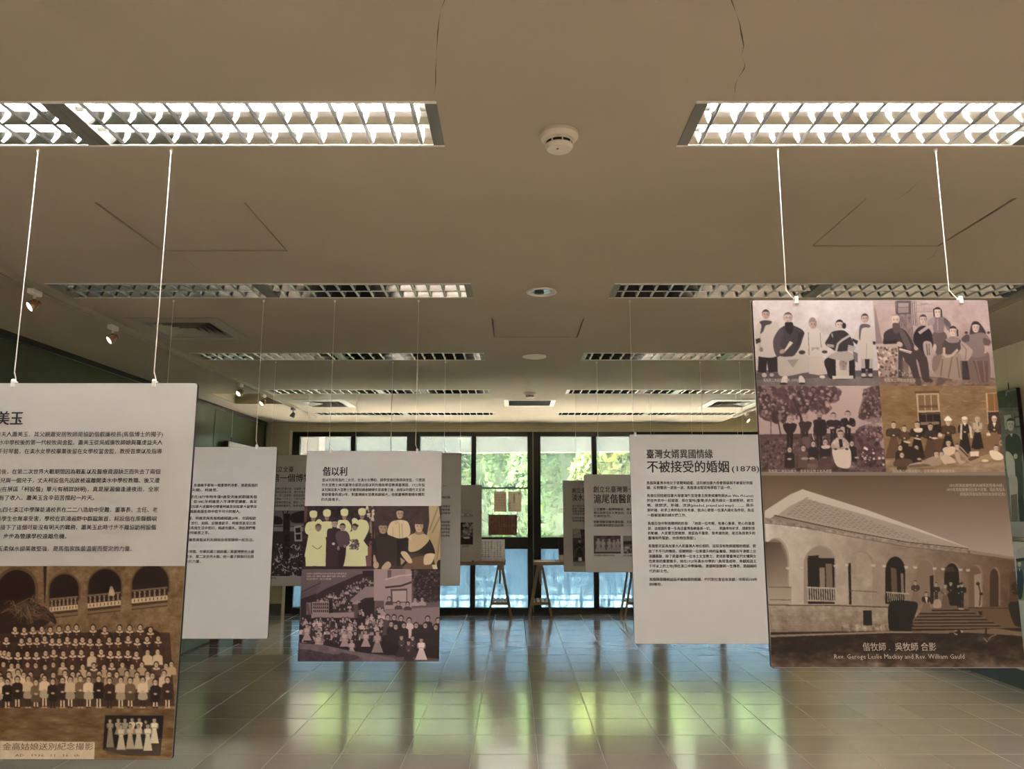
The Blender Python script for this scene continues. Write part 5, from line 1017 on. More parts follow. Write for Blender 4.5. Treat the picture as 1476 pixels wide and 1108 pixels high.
def photo_cream_robes():
    s = Sheet(Y2, None, 400, W_C, rect=(-1.2078, CXM, CZ2, CZ1)).crop(432, 725, 11.08); p, e, l = s.poly, s.ell, s.line
    s.grad(FULL, (58, 40, 44), (40, 24, 28), 90); s.noise(FULL, 9, 10, 61); p([(70, 40), (130, 40), (110, 300), (80, 300)], (96, 66, 52), .8); s.spots([(1030, 50), (1180, 50), (1170, 300), (1060, 220)], (176, 156, 130), 40, 20, 62); p([(1085, 600), (1150, 600), (1140, 1060), (1050, 1060)], (110, 72, 66)); l([(1130, 290), (1140, 560)], 34, (150, 128, 110), .7); s.spots([(1000, 480), (1160, 480), (1160, 680), (1010, 680)], (44, 32, 34), 30, 20, 63)
    cr, cd, sk = (182, 174, 128), (150, 142, 100), (138, 110, 96)
    for x, y, w in ((222, 250, 110), (437, 232, 105), (715, 222, 108), (995, 212, 108)):
        s.head(x, y, 36, sk, (44, 32, 34), .4); p([(x-62, y-92), (x-40, y-122), (x, y-132), (x+40, y-124), (x+60, y-96), (x+44, y-22), (x-44, y-22)], cr, 1, True)
    p([(120, 320), (200, 292), (260, 296), (300, 330), (250, 500), (130, 500), (86, 430)], cr, 1, True); p([(380, 296), (470, 292), (520, 320), (500, 520), (350, 520), (340, 330)], cr, 1, True); p([(610, 290), (690, 270), (770, 280), (825, 380), (780, 470), (600, 460)], cr, 1, True); p([(930, 290), (1010, 265), (1080, 300), (1105, 400), (1060, 520), (1000, 600), (880, 560)], cr, 1, True)
    p([(150, 470), (250, 440), (400, 440), (425, 600), (415, 1005), (240, 1000), (100, 1005), (95, 860), (80, 850)], cr, 1, False); p([(245, 330), (300, 258), (350, 280), (372, 340), (350, 480), (250, 480)], cr, 1, True); s.head(300, 395, 44, sk, (60, 44, 40), .3); p([(250, 352), (300, 345), (352, 352), (350, 372), (250, 372)], (100, 78, 66), .8); p([(205, 670), (285, 725), (355, 672), (345, 700), (285, 735), (215, 692)], (110, 86, 66), 1, True); l([(150, 430), (255, 410)], 5, cd)
    p([(770, 470), (850, 440), (1000, 470), (1020, 600), (1085, 690), (1085, 830), (1050, 840), (1062, 1000), (900, 1020), (685, 1000), (720, 720), (800, 640)], cr, 1, False); p([(838, 330), (835, 260), (880, 238), (930, 270), (970, 340), (1000, 480), (850, 470)], cr, 1, True); s.head(880, 385, 40, sk, (54, 38, 36), .3); p([(840, 340), (885, 335), (935, 350), (925, 380)], (52, 36, 36), .9, True); s.spots([(790, 590), (940, 590), (940, 730), (800, 730)], (62, 46, 50), 60, 20, 64); s.spots([(790, 590), (940, 590), (940, 730), (800, 730)], (150, 132, 120), 24, 12, 65)
    p([(440, 440), (520, 400), (600, 400), (660, 440), (640, 660), (640, 980), (430, 980), (440, 690)], (56, 38, 44), 1, True); s.head(560, 330, 42, (160, 130, 118), (38, 24, 28), .55); e(540, 648, 24, 20, (176, 150, 136)); p([(640, 690), (740, 690), (700, 990), (620, 980)], (44, 28, 33), 1, True); p([(590, 470), (680, 440), (760, 460), (800, 560), (760, 680), (640, 690), (580, 560)], (84, 62, 66), 1, True); s.head(686, 385, 42, (140, 112, 102), (38, 26, 30), .4); e(618, 715, 20, 34, (130, 102, 94)); e(720, 685, 20, 24, (130, 102, 94)); l([(560, 400), (550, 560)], 10, (38, 24, 28))
    p([(60, 1005), (1190, 1005), (1190, 1080), (60, 1080)], (52, 30, 32), .9)
    s.build('photograph', PC, M['print'])
def photo_three_women():
    s = Sheet(Y2, None, 400, W_C, rect=(CXM, -.4182, CZ2, CZ1)).crop(532, 725, 11.08); p, e, l = s.poly, s.ell, s.line
    s.grad(FULL, (64, 48, 46), (56, 40, 40), 0); s.noise(FULL, 3, 14, 71); cu = [(950, 40), (1110, 40), (1150, 400), (1140, 900), (1060, 1040), (1000, 700), (920, 520), (960, 300)]; s.grad(cu, (160, 136, 104), (142, 116, 82), 90)
    for a, b in (((1100, 60), (960, 440)), ((1140, 200), (1000, 480)), ((1140, 420), (1080, 900))): l([a, b], 20, (112, 90, 66), .7)
    p([(40, 300), (80, 330), (100, 540), (60, 700)], (120, 98, 78), .6)
    sk, dk = (164, 134, 108), (38, 29, 30)
    p([(440, 560), (640, 560), (640, 1000), (440, 1000)], (34, 25, 26)); p([(340, 320), (440, 275), (560, 275), (630, 320), (660, 470), (600, 540), (480, 562), (380, 530), (290, 480)], (184, 158, 124), 1, True); l([(480, 320), (490, 555)], 7, (120, 96, 72)); l([(525, 320), (535, 550)], 7, (120, 96, 72)); p([(440, 270), (490, 300), (430, 350), (400, 310)], (166, 140, 108), .8); l([(380, 380), (385, 520)], 10, (140, 114, 86), .7)
    s.head(493, 175, 56, (156, 126, 102), (30, 22, 24), .62)
    p([(90, 580), (180, 500), (290, 500), (400, 560), (450, 700), (440, 900), (360, 1000), (130, 1000), (50, 760)], (54, 42, 38), 1, True); p([(60, 560), (110, 560), (130, 780), (60, 780)], (40, 30, 30), .8); e(230, 495, 70, 40, (44, 33, 31)); s.head(225, 400, 66, (150, 120, 96), (48, 37, 35), .35); p([(150, 350), (170, 290), (230, 275), (290, 300), (300, 352)], (62, 48, 44), 1, True); e(115, 985, 46, 56, sk); l([(70, 830), (110, 960)], 50, (160, 132, 108)); p([(200, 1040), (260, 950), (320, 930), (355, 990), (300, 1050)], sk, 1, True)
    p([(600, 950), (700, 870), (900, 850), (1010, 1000), (990, 1060), (560, 1060)], (98, 70, 52), 1, True); p([(520, 640), (640, 580), (900, 600), (970, 580), (1050, 800), (900, 810), (640, 790), (500, 780)], (40, 30, 31), 1, True); p([(640, 560), (720, 480), (880, 490), (960, 570), (880, 680), (760, 760), (640, 770), (630, 660)], (164, 138, 104), 1, True); p([(600, 540), (690, 490), (670, 600)], (176, 150, 118)); e(800, 470, 70, 36, (130, 102, 78)); s.head(797, 375, 66, (168, 138, 110), (50, 38, 35), .35); p([(720, 330), (750, 275), (800, 265), (860, 280), (875, 335)], (66, 52, 44), 1, True)
    p([(505, 790), (600, 780), (690, 930), (620, 945)], (176, 148, 116), 1, True); p([(895, 820), (1040, 810), (1000, 950), (930, 980), (870, 960)], (182, 154, 122), 1, True); p([(500, 860), (580, 920), (510, 990)], (150, 124, 98)); p([(1000, 980), (1090, 980), (1090, 1050), (1020, 1050)], (184, 160, 126)); e(1120, 980, 40, 80, (26, 18, 20))
    s.build('photograph', PC, M['print'])
def photo_church_crowd():
    s = Sheet(Y2, None, 420, W_C, rect=(-1.2078, -.4182, .6375, CZ2)).crop(430, 815, 7.918); p, e, l = s.poly, s.ell, s.line
    s.grad(FULL, (102, 84, 84), (78, 62, 64), 90); r = np.random.default_rng(81); dk = (34, 23, 26); O = 792                       # O: offset of the right-hand crop
    p([(30, 300), (260, 190), (210, 320), (30, 380)], (84, 67, 68)); l([(40, 300), (260, 195)], 12, (58, 43, 46)); p([(30, 380), (210, 320), (210, 420), (160, 600), (30, 640)], (42, 29, 32)); p([(95, 420), (150, 420), (150, 560), (95, 560)], (110, 90, 90)); l([(100, 430), (130, 560)], 26, (84, 64, 66))
    hill = [(200, 400), (250, 300), (560, 160), (700, 100), (860, 110), (870, 400), (620, 520), (360, 520)]; p(hill, (52, 38, 40), 1, True)
    for k in range(150):
        x = r.uniform(210, 860); top = 400-(x-200)*.46 if x < 700 else 120; y = r.uniform(max(105, top), 500)
        if y > 300 and x > 620: continue
        bust(s, x, y, r.uniform(9, 13), np.array((150, 124, 122) if r.random() < .35 else (60, 44, 46))*r.uniform(.7, 1.1), (146, 120, 116), (34, 23, 26), None, None, 3.6)
    p([(160, 415), (350, 405), (350, 545), (160, 550)], (138, 113, 110))
    for j in range(3):
        for k in range(8): p([(172+k*22, 425+j*40), (186+k*22, 424+j*40), (190+k*22, 455+j*38), (178+k*22, 458+j*38)], dk)
    p([(150, 550), (640, 530), (640, 590), (150, 600)], (134, 109, 107)); p([(350, 400), (395, 400), (395, 540), (350, 540)], (40, 28, 30))
    p([(590, 395), (770, 240), (880, 240), (880, 360), (760, 370), (640, 440)], (128, 104, 103)); p([(610, 440), (680, 390), (740, 430), (740, 450)], (142, 117, 115)); p([(630, 440), (680, 440), (690, 600), (640, 620)], (82, 60, 62)); p([(680, 430), (870, 370), (870, 560), (700, 590)], (40, 27, 30)); p([(735, 60), (860, 60), (860, 130), (735, 120)], (44, 25, 30))
    p([(O+70, 40), (O+500, 40), (O+500, 480), (O+190, 500), (O+180, 400), (O+70, 400)], (144, 118, 116)); p([(O+225, 50), (O+270, 50), (O+270, 140), (O+225, 150)], (92, 73, 74)); p([(O+270, 50), (O+430, 50), (O+430, 130), (O+270, 135)], (132, 107, 106)); l([(O+200, 160), (O+350, 120), (O+500, 105)], 16, (168, 142, 138)); l([(O+200, 250), (O+380, 232), (O+500, 190)], 22, (58, 42, 45)); p([(O+260, 270), (O+450, 262), (O+450, 420), (O+270, 430)], (74, 56, 58)); p([(O+280, 290), (O+440, 285), (O+440, 410), (O+285, 415)], (156, 130, 126))
    tr = [(O+500, 40), (O+830, 40), (O+830, 420), (O+640, 420), (O+520, 380)]; p(tr, (50, 35, 39)); s.spots(tr, (92, 72, 74), 120, 13, 82, .7); s.spots(tr, (34, 22, 26), 120, 16, 83, .7)
    p([(O+190, 505), (O+820, 470), (O+830, 760), (O+190, 760)], (122, 98, 98)); p([(O+100, 405), (O+185, 400), (O+190, 650), (O+110, 650)], (92, 70, 72))
    for x, y in ((O+245, 380), (O+455, 440), (O+540, 390), (O+620, 385), (O+350, 430)): bust(s, x, y, 22, (150, 124, 120) if x > O+500 else (70, 52, 55), (150, 124, 118), (40, 28, 30), None, None, 3.2)
    p([(20, 640), (200, 590), (640, 600), (880, 560), (O+180, 620), (O+840, 700), (O+840, 1060), (500, 980), (20, 880)], (38, 26, 28))
    for k in range(150):
        x = r.uniform(40, O+190); y = r.uniform(590, 830)+ (x/900)*20
        if x > 700 and r.random() < .3: y = r.uniform(470, 620)
        bust(s, x, y, r.uniform(12, 17), np.array((160, 132, 128) if r.random() < .4 else (58, 42, 45))*r.uniform(.7, 1.15), (152, 124, 118), (34, 23, 26), None, None, 4.4)
    for x, y, w in ((130, 700, 0), (240, 740, 1), (330, 760, 0), (520, 700, 1), (590, 670, 1), (650, 770, 0), (770, 760, 1), (230, 800, 1), (430, 790, 0), (610, 860, 1), (530, 760, 1), (100, 690, 1)):
        figure(s, x, y, 17, (166, 138, 132) if w else (52, 38, 41), (156, 128, 120), (36, 25, 28), np.array((150, 122, 118) if w else (44, 31, 34)), 4.2, 9.5, True, None, .5)
    for x, y, b in ((O+228, 590, 0), (O+300, 590, 1), (O+380, 600, 1), (O+472, 625, 2), (O+683, 605, 1), (O+800, 625, 1), (O+268, 665, 1), (O+412, 680, 1), (O+552, 680, 1), (O+655, 680, 1), (O+775, 700, 1), (O+320, 695, 1)):
        bust(s, x, y, 27, [(74, 56, 58), (44, 31, 34), (178, 152, 146)][b], (152, 124, 116), (38, 26, 28), None, None, 7.5)
    for x, y, w in ((O+110, 770, 1), (O+385, 820, 0), (O+510, 825, 0), (O+610, 850, 2), (O+465, 880, 0)): figure(s, x, y, 20, [(70, 52, 55), (150, 124, 120), (196, 170, 162)][w], (156, 128, 118), (38, 26, 28), [(52, 38, 40), (130, 106, 102), (180, 154, 148)][w], 4.4, 11, True, None, .5)
    p([(20, 880), (300, 905), (600, 970), (880, 1010), (O+300, 1050), (O+340, 1110), (20, 1110)], (104, 84, 86)); p([(20, 950), (400, 1010), (520, 990), (700, 1050), (400, 1110), (20, 1110)], (64, 47, 54), .85, True); s.noise([(20, 880), (880, 1000), (O+340, 1110), (20, 1110)], 5, 8, 85)
    s.build('photograph', PC, M['print'])
    for t, a, b, v in (('加拿大宣教師館前的石階與淡水教會信徒', 442, 500, 826.5), ('淡水教會獻堂合影', 442, 499, 830.3), ('紀念照片 淡水教會', 442, 478, 834.2)): text(PC, Y2, t, a, b, v, 2.4, M['ink_cream'])
photo_cream_robes(); photo_three_women(); photo_church_crowd()

# wedding story panel
text(PE, Y2, '臺灣女婿異國情緣', 931.9, 1027.2, 654.4, 12.4, None, .02); text(PE, Y2, '不被接受的婚姻', 932.8, 1050.4, 672.8, 16.2, None, .02); text(PE, Y2, '(1878)', 1054.7, 1094.0, 675.3, 9.6, None, .008)
x0, x1 = on_y(932, 696, Y2)[0], on_y(1084.6, 696, Y2)[0]
for s_, v, k in (('馬偕與臺灣本地女子張聰明結婚，這段被加拿大母會質疑與不被看好的婚', 695.9, 1), ('姻，反對聲浪一波接一波，馬偕意志堅定地爭取了這一件。', 702.8, .8), ('馬偕在回信給加拿大母會海外宣道會主席麥威廉牧師(Rev. Wm. McLaren)', 714.2, 1), ('的信件其中一段寫道：我在當地(臺灣)長久看見婦女一直被輕視、被忽', 721.2, 1), ('略，我懇求、祈禱、流淚(pleaded, prayed and wept)……。我長', 728.1, 1), ('期祈禱，祈求上帝的指示及考慮，我決心要娶一位漢人婦女為伴侶，為這', 735.2, 1), ('一群被捨棄的婦女們工作。', 742.4, .365),
     ('馬偕在信中對張聰明的形容：「她是一位年輕、有專心事奉、熱心的基督', 754.2, 1), ('徒，這婚姻將會一生為這臺灣島嶼最高一切。……我謙卑地祈求，請觀對我', 761.4, 1), ('的動機，人家要怎麼樣想，我認為不重要，我考慮的是，是否為我更多的', 768.3, 1), ('靈魂有所幫助，他我相信我能!」', 775.3, .44), ('馬偕堅定認為加拿大人和臺灣人地位相同，這段沒有牧師證婚的婚姻，開', 786.8, 1), ('啟了不平凡的傳奇。張聰明從一位奉還多時的童養媳，到能在牛津郡上台', 794.3, 1), ('演講募款，除了是臺灣第一位本土女宣教士，更是影響臺灣近代女權與女', 801.5, 1), ('性教育的重要推手，她在1925年淡水中學的八角塔落成時，奉獻超過五', 808.7, 1), ('千坪以上的土地(現在淡江中學操場)，更證明張聰明一生傳奇，是超越時', 815.7, 1), ('代的新女性。', 822.9, .18), ('馬偕與張聰明這段不被接受的婚姻，代代對社會皆有貢獻，也將近150年', 834.9, 1), ('的傳奇。', 842, .12)): lines(PE, Y2, [(s_, v, k)], x0, x1, 4.6)

# museum story panel
POOL = '馬偕博士於淡水創立全臺第一個博物館收藏標本與原住民文物並向學生講授自然科學地質植物動物解剖醫學課程臺灣北部教會的歷史由此開始一八七二年三月九日馬偕牧師抵達淡水'
def body(pan, y, vs, u0, u1, h, n, seed, ends={}):
    x0, x1 = on_y(u0, vs[0], y)[0], on_y(u1, vs[0], y)[0]
    for i, v in enumerate(vs):
        k = (i*n*3+seed) % len(POOL); t = (POOL*3)[k:k+n]; f = ends.get(i, 1.); t = t[:max(1, int(n*f))]; t = t[:n//3]+'，'+t[n//3+1:]
        lines(pan, y, [(t, v, f)], x0, x1, h)
text(PF, Y3, '創立全臺', 392.2, 423.3, 676.2, 7.6, None, .012); text(PF, Y3, '第一個博物館', 392.5, 459, 688.9, 10.8, None, .014)
body(PF, Y3, [704.2, 709.1, 714, 718.9, 723.9, 728.8], 392.5, 476, 3.4, 24, 0)
W_F = lin(np.array([166, 158, 152])/255.)
def photo_post():
    s = Sheet(Y3, None, 300, W_F, rect=(-2.06, -1.52, on_y(420, 830, Y3)[1], on_y(420, 735.5, Y3)[1]), base=(110, 100, 102)).crop(385, 650, 5.533); p, e, l = s.poly, s.ell, s.line; r = np.random.default_rng(91)
    s.grad(FULL, (140, 128, 128), (84, 72, 76), 90); p([(40, 520), (110, 530), (120, 580), (40, 580)], (44, 34, 40), 1, True); p([(200, 500), (330, 480), (340, 560), (200, 570)], (48, 38, 44), 1, True); p([(40, 590), (480, 585), (480, 640), (40, 640)], (138, 126, 126)); p([(40, 640), (480, 640), (480, 1010), (40, 1010)], (60, 48, 54)); l([(40, 600), (300, 600)], 8, (66, 54, 58))
    p([(215, 600), (275, 590), (280, 720), (220, 720)], (170, 158, 156)); p([(225, 615), (265, 610), (268, 650), (228, 652)], (46, 36, 40)); p([(228, 665), (266, 662), (268, 705), (232, 706)], (46, 36, 40))
    for k in range(260): x, y = r.uniform(30, 460), r.uniform(740, 1000); a = r.uniform(0, 3.1); L = r.uniform(12, 38); l([(x, y), (x+L*math.cos(a), y+L*math.sin(a))], r.uniform(4, 10), np.array((180, 168, 166) if r.random() < .55 else (40, 30, 36)), .9)
    p([(130, 500), (185, 500), (178, 860), (125, 860)], (46, 34, 38)); l([(130, 500), (128, 478)], 8, (46, 34, 38)); l([(160, 500), (170, 474)], 8, (46, 34, 38)); s.noise([(130, 500), (185, 500), (178, 860), (125, 860)], 8, 6, 92)
    s.build('photograph', PF, M['print'])
photo_post(); text(PF, Y3, '馬偕博物館收藏', 391, 398, 833, 2.6)
body(PG, Y3, [716.6, 729.6, 734.5, 739.4, 752.3, 757.2, 762.1, 767.1, 772], 560, 649, 3.4, 26, 20)
text(PG, Y3, '馬偕學堂的學生－', 585, 644.5, 700.2, 6, None, .01)

# medical hall panel
text(PH, Y3, '創立北臺灣第一間', 855.3, 921, 705.3, 8.6, None, .012); text(PH, Y3, '滬尾偕醫館', 855.6, 914.0, 719, 12.4, None, .012)
body(PH, Y3, [733.9, 738.9, 743.6], 855.6, 985, 3.6, 30, 8, {2: .19}); body(PH, Y3, [752.1, 757.1], 855.6, 985, 3.6, 30, 40)
W_H = lin(np.array([158, 150, 145])/255.)
def small_photo(pan, y, corners, crop, seed, kind, white=W_H):
    s = Sheet(y, corners, 260, white, base=(66, 54, 56)).crop(*crop); p, e, l = s.poly, s.ell, s.line; r = np.random.default_rng(seed)
    return s, p, e, l, r
s, p, e, l, r = small_photo(PH, Y3, [(855.7, 771.5), (894.5, 772), (894.6, 797.5), (855.8, 797.5)], (835, 680, 7.39), 3, 0)
s.noise(FULL, 12, 8, 3)
for x, y in ((205, 720), (255, 730), (320, 725), (370, 735), (410, 725)): figure(s, x, y, 12, (130, 114, 112), (140, 120, 116), (50, 38, 42), (120, 104, 104), 4.4, 11)
p([(150, 850), (445, 850), (445, 880), (150, 880)], (40, 30, 32)); s.build('photograph', PH, M['print'])
s, p, e, l, r = small_photo(PH, Y3, [(898.3, 772), (938, 772), (938, 797.5), (898.4, 797.5)], (835, 680, 7.39), 4, 0)
s.grad(FULL, (150, 140, 138), (70, 58, 60), 90); p([(460, 740), (560, 735), (640, 760), (640, 770), (460, 775)], (44, 34, 36)); s.noise([(460, 780), (800, 780), (800, 880), (460, 880)], 30, 6, 5); s.build('photograph', PH, M['print'])
text(PH, Y3, '滬尾偕醫館的醫師與病患合照', 856, 886, 800.3, 2.4); text(PH, Y3, '馬偕醫館街景', 898.5, 925, 800.6, 2.4)

# farthest panels
text(PJ, Y4, '創立全臺第一', 824.4, 864, 706.8, 6.8, None, .012); text(PJ, Y4, '淡水女學堂', 824.6, 865, 717.1, 9.2, None, .014)
body(PJ, Y4, [729, 733, 736.6, 740.4], 824.8, 925, 2.9, 28, 5); body(PJ, Y4, [746.5, 750.4], 824.8, 925, 2.9, 28, 33)
s, p, e, l, r = small_photo(PJ, Y4, [(825.2, 762), (862, 762), (862, 815.8), (826, 815.8)], (800, 660, 6.16), 7, 0)
s.grad([(150, 620), (400, 620), (400, 710), (150, 710)], (132, 122, 122), (118, 108, 108), 90); p([(150, 708), (400, 708), (400, 970), (150, 970)], (66, 54, 56)); p([(225, 640), (400, 620), (400, 720), (235, 720)], (60, 48, 50)); figure(s, 220, 740, 12, (48, 36, 38), (140, 122, 116), (40, 30, 32), (44, 33, 36), 5, 14); p([(208, 880), (238, 880), (238, 912), (208, 912)], (170, 160, 156)); s.noise(FULL, 8, 6, 8); p([(150, 920), (400, 920), (400, 970), (150, 970)], (120, 108, 106)); s.build('photograph', PJ, M['print'])
s, p, e, l, r = small_photo(PI, Y4, [(650, 752.8), (681.8, 752.8), (681.8, 784.6), (650, 784.6)], (640, 640, 6.16), 9, 0)
s.noise(FULL, 26, 14, 9); s.spots([(160, 700), (258, 700), (258, 800), (160, 800)], (150, 138, 138), 30, 12, 10, .6); p([(60, 820), (258, 830), (258, 900), (60, 900)], (36, 28, 30), .8); e(200, 830, 30, 10, (176, 164, 162)); s.build('photograph', PI, M['print'])
s, p, e, l, r = small_photo(PI, Y4, [(640, 733.6), (681.8, 733.6), (681.6, 747), (640, 747)], (640, 640, 6.16), 11, 0)
s.grad(FULL, (150, 142, 138), (146, 138, 134)); s.noise([(100, 620), (258, 615), (258, 640), (100, 640)], 30, 5, 12); l([(60, 640), (258, 636)], 4, (90, 80, 80)); s.build('engraving', PI, M['print'])
text(PI, Y4, '淡水風景', 666, 676, 787, 2.3); body(PI, Y4, [715, 719, 723, 727], 600, 655, 2.9, 18, 50)
# ------------------------------------------------------------------ papers on the glass and on the tables
W_P = lin(np.array([178, 170, 163])/255.)
def flat_sheet(name, y, u0, v0, u1, v1, base, label, cat, group, th=.002, noise=4, seed=1, res=260, alb=.80):
    x0, za = on_y(u0, v0, y); x1, zb = on_y(u1, v1, y)
    e = empty(name, ((x0+x1)/2, y, zb), label, cat, group)
    G().box(x0, x1, y+.0005, y+.0005+th, zb, za).build('backing', M['plastic'], e)
    s = Sheet(y, None, res, W_P, alb, base, rect=(x0, x1, zb, za)); s.noise(FULL, noise, 10, seed)
    return e, s
YG = 11.236
e, s = flat_sheet('old_letter', YG, 712.4, 708.3, 729.8, 737.2, (186, 158, 138), 'cream old document page stuck on the glass, left of the upper pair', 'document', 'papers on the window', seed=3)
s.poly([(728.6, 708), (730, 708), (730, 738), (728.6, 738)], (130, 104, 90)); s.build('page', e, M['paper'], dy=0)
for k, u in enumerate((714.5, 717.5, 720.5, 723.5, 726.5)): vtext(e, YG, '致臺灣宣教會信件'[k % 3:k % 3+6], u, 711, 734, 1.9, M['faint_ink'] if 'faint_ink' in M else M['brown_ink'], dy=-.0012)
e, s = flat_sheet('old_letter', YG, 732.8, 708.3, 751.6, 737.2, (196, 170, 150), 'cream old document cover stuck on the glass, right of the upper pair', 'document', 'papers on the window', seed=4)
s.poly([(732.8, 736.2), (751.6, 736.2), (751.6, 738), (732.8, 738)], (140, 112, 98)); s.ell(748.5, 711.5, 1.6, 1.6, (170, 130, 110)); s.build('page', e, M['paper'], dy=0)
vtext(e, YG, '馬偕藏書記', 741, 711, 725, 2.6, M['ink'], .01, dy=-.0012); vtext(e, YG, '偕牧師', 734.9, 724, 733.6, 2.2, M['ink'], .01, dy=-.0012)
e, s = flat_sheet('old_certificate', YG, 704.2, 741.4, 745, 770.8, (98, 66, 56), 'dark brown document with columns of writing, stuck on the glass below the cream pages', 'document', 'papers on the window', seed=5, noise=5)
s.poly([(742.5, 741), (746, 741), (746, 771), (742.5, 771)], (70, 44, 38)); s.poly([(704, 741), (745, 741), (745, 742.5), (704, 742.5)], (66, 42, 36)); s.build('page', e, M['paper'], dy=0)
for u, a, b, t in ((740, 749, 763, '理學堂大書院'), (736, 745, 768, '光緒八年歲次壬午'), (732, 744, 767, '牛津學堂創建落成紀念'), (728.5, 744, 768, '耶穌降生一千八百'), (725, 745, 766, '馬偕牧師監造'), (721.5, 745, 758, '淡水砲臺埔'), (717.5, 744, 763, '信徒同立'), (712, 750, 768, '教會'), (708, 745, 760, '長老')): vtext(e, YG, t, u, a, b, 2.1, M['ink'], .01, dy=-.0012)
# framed document standing on the left table, with a low stand, a binder and a black clip before it
YT = 10.72
x0, za = on_y(668, 777, YT); x1, zb = on_y(727.5, 806.5, YT); zb = .7665
e = empty('standing_document', ((x0+x1)/2, YT, zb), 'pale grey card with columns of handwriting standing on the left table', 'document')
G().box(x0, x1, YT+.0006, YT+.012, zb, za).build('card', M['board_edge'], e, bevel=.002)
G().bar(((x0+x1)/2, YT+.012, zb+.2), ((x0+x1)/2, YT+.12, zb+.004), .05, .006).build('easel_back', M['board_edge'], e)
s = Sheet(YT, None, 260, W_P, .80, (176, 168, 172), rect=(x0, x1, zb, za)); s.noise(FULL, 3, 10, 6); s.build('page', e, M['paper'], dy=0)
for k in range(12): vtext(e, YT, (POOL*2)[k*7:k*7+8], 674+k*4.3, 779.5, 779.5+(24 if k % 4 else 16), 2.2, M['ink'], .0, dy=-.0012)
x0, _ = on_y(655, 806, 10.66); x1, _ = on_y(679, 806, 10.66)
e = empty('binder', ((x0+x1)/2, 10.62, .7665), 'grey closed binder lying flat on the left table', 'binder')
G().box(x0, x1, 10.605, 10.66, .7665, .772).build('cover', M['grey_metal'], e); G().box(x0+.004, x1-.004, 10.607, 10.658, .772, .786).build('pages', M['white_plastic'], e); G().box(x0, x1, 10.605, 10.66, .786, .791).build('cover', M['grey_metal'], e)
xa, _ = on_y(681.5, 806, 10.64)
e = empty('bulldog_clip', (xa, 10.63, .7665), 'small black clip on the left table beside the grey binder', 'clip')
G().prism([(xa-.016, .7665), (xa+.016, .7665), (xa+.006, .788), (xa-.006, .788)], 10.62, 10.65).build('jaw', M['black'], e); G().tube([(xa-.006, 10.635, .788), (xa-.008, 10.635, .80), (xa+.008, 10.635, .80), (xa+.006, 10.635, .788)], .0015, 6).build('lever', M['chrome'], e)
x0, za = on_y(805, 776.5, 10.8); x1, _ = on_y(840, 776.5, 10.8)
e = empty('picture_book', ((x0+x1)/2, 10.8, .7665), 'dark red picture book standing on the right table', 'book')
G().box(x0, x1, 10.801, 10.825, .7665, za).build('cover', M['redbook'] if 'redbook' in M else M['brownwood'], e, bevel=.002)
s = Sheet(10.8, None, 220, W_P, .80, (78, 40, 40), rect=(x0, x1, .7665, za)); s.noise(FULL, 10, 10, 8); s.poly([(800, 800), (860, 796), (860, 815), (800, 815)], (170, 150, 130)); s.poly([(806, 778), (815, 777), (815, 790), (806, 792)], (52, 44, 48)); s.build('cover_print', e, M['paper'], dy=0)
x0, _ = on_y(770.5, 808, 10.66); x1, _ = on_y(800, 808, 10.66)
e = empty('paper_sheet', ((x0+x1)/2, 10.68, .7665), 'white leaflet lying flat on the right table', 'paper')
G().box(x0, x1, 10.63, 10.78, .7665, .7695).build('sheet', M['white_plastic'], e)

# ------------------------------------------------------------------ boards on the side walls
def side_board(xw, sgn, ynear, yfar, z0, z1, th, label, name='photo_board', wires=True):
    """a thick board hung flat on a side wall; its face looks into the room"""
    e = empty(name, (xw-sgn*th/2, (ynear+yfar)/2, z0), label, 'display board', 'boards hung on the side walls')
    a, b = sorted((xw-sgn*th, xw-sgn*.022)); G().box(a, b, ynear, yfar, z0, z1).build('board', M['board_edge'], e, bevel=.003)
    for y in () if not wires else (ynear+(yfar-ynear)*.14, ynear+(yfar-ynear)*.86):
        G().tube([(xw-sgn*.04, y, z1-.004), (xw-sgn*.04, y, z1+.06)], .004, 6).build('hook', M['dark'], e)
        G().tube([(xw-sgn*.04, y, z1+.06), (xw-sgn*.04, y, ZC-.02 if sgn < 0 else ZC+.12)], .0012, 5).build('wire', M['wire'], e)
    return e
XF = 4.185
def TX(u, v):
    d = ray(u, v); t = XF/d[0]; return -d[1]*t, CAMZ+d[2]*t
b1 = side_board(XR, 1, 6.25, 7.10, 1.245, 2.475, XR-XF, 'tall black-edged board with a dark grey portrait photo, high on the right wall')
s = Sheet(XF, None, 420, alb=.88, T=TX, rect=(-7.098, -6.253, 1.248, 2.472), base=(92, 92, 84)).crop(1430, 540, 5.54); p, e_, l = s.poly, s.ell, s.line
s.grad(FULL, (72, 76, 64), (124, 116, 112), 90); p([(-200, 90), (400, 90), (400, 290), (-200, 290)], (54, 62, 50)); p([(-200, 270), (300, 260), (300, 420), (-200, 420)], (96, 92, 84), .7); s.noise(FULL, 5, 10, 4)
p([(110, 120), (230, 100), (232, 118), (122, 140), (120, 170), (108, 172)], (118, 116, 102), .9); p([(95, 325), (150, 318), (158, 430), (105, 440)], (150, 146, 138)); p([(172, 335), (230, 325), (236, 420), (180, 424)], (58, 60, 52)); p([(184, 346), (222, 340), (226, 404), (190, 408)], (116, 112, 102)); p([(200, 440), (300, 430), (300, 800), (210, 800)], (110, 102, 100), .8)
s.head(148, 398, 30, (176, 166, 152), (44, 46, 40), .5, None, 1.5); p([(112, 500), (150, 470), (200, 478), (232, 530), (242, 640), (200, 660), (150, 650), (118, 620), (108, 560)], (40, 46, 36), 1, True); p([(140, 470), (165, 468), (158, 500)], (186, 178, 164))
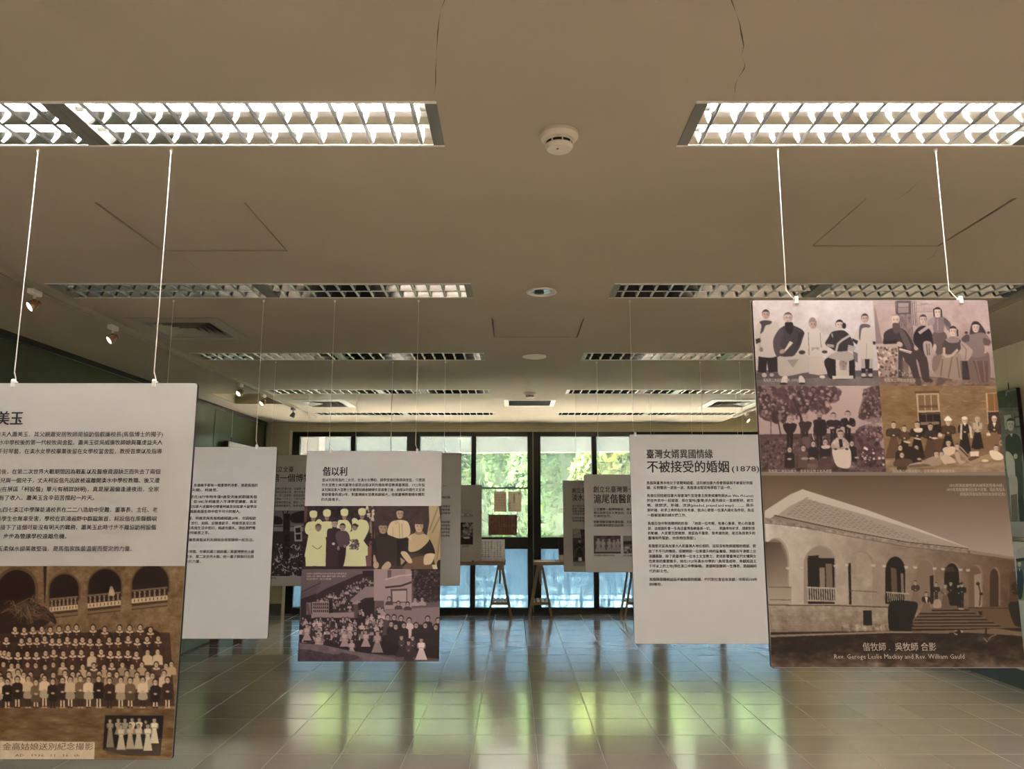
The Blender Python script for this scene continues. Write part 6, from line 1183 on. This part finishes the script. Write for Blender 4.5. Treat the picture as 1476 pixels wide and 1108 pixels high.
p([(110, 620), (160, 640), (185, 720), (190, 800), (150, 830), (125, 800)], (196, 188, 172), 1, True); p([(185, 660), (235, 640), (250, 1000), (205, 1010), (190, 850)], (52, 50, 44), 1, True); p([(135, 820), (180, 800), (205, 860), (200, 1100), (165, 1180), (145, 980)], (176, 164, 152), 1, True); p([(150, 960), (200, 950), (205, 1180), (160, 1190)], (96, 78, 76), .9); e_(188, 650, 16, 22, (188, 176, 160)); p([(215, 990), (250, 980), (255, 1170), (225, 1180)], (36, 36, 30), 1, True); p([(-300, 1180), (300, 1170), (300, 1300), (-300, 1300)], (150, 140, 136))
s.build('photograph', b1, M['print'], dy=-.0012, side=True)
b2 = side_board(XR, 1, 6.22, 7.10, .42, 1.215, XR-XF, 'low board with a colour photo of a suited figure, on the right wall', wires=False)
s = Sheet(XF, None, 420, alb=.88, T=TX, rect=(-7.098, -6.223, .423, 1.212), base=(206, 198, 182)).crop(1430, 740, 11.09); p, e_, l = s.poly, s.ell, s.line
s.grad(FULL, (206, 198, 182), (190, 184, 172), 90); p([(330, 620), (560, 500), (700, 480), (700, 700), (390, 720)], (172, 162, 162)); p([(380, 722), (700, 690), (700, 740), (390, 770)], (44, 48, 52)); p([(390, 770), (700, 740), (700, 1150), (400, 1150)], (104, 104, 94)); s.head(440, 815, 26, (200, 176, 152), (190, 168, 148), .9)
p([(405, 930), (440, 880), (490, 930), (500, 1100), (470, 1320), (410, 1330)], (40, 48, 58), 1, True); p([(425, 880), (455, 880), (440, 930)], (190, 186, 180)); p([(380, 1150), (700, 1120), (700, 1390), (380, 1390)], (120, 132, 84)); p([(405, 1100), (495, 1090), (480, 1340), (415, 1340)], (38, 44, 54), 1, True); p([(300, 1390), (700, 1380), (700, 2400), (300, 2400)], (170, 166, 158)); s.noise(FULL, 3, 10, 5)
s.build('photograph', b2, M['print'], dy=-.0012, side=True)
b3 = side_board(XL, -1, 9.45, 10.78, 1.35, 2.315, .075, 'white-faced black-edged board hung on the far green wall')
G().box(XL+.075, XL+.0765, 9.455, 10.775, 1.355, 2.31).build('face_sheet', M['face'], b3)
flush_text()
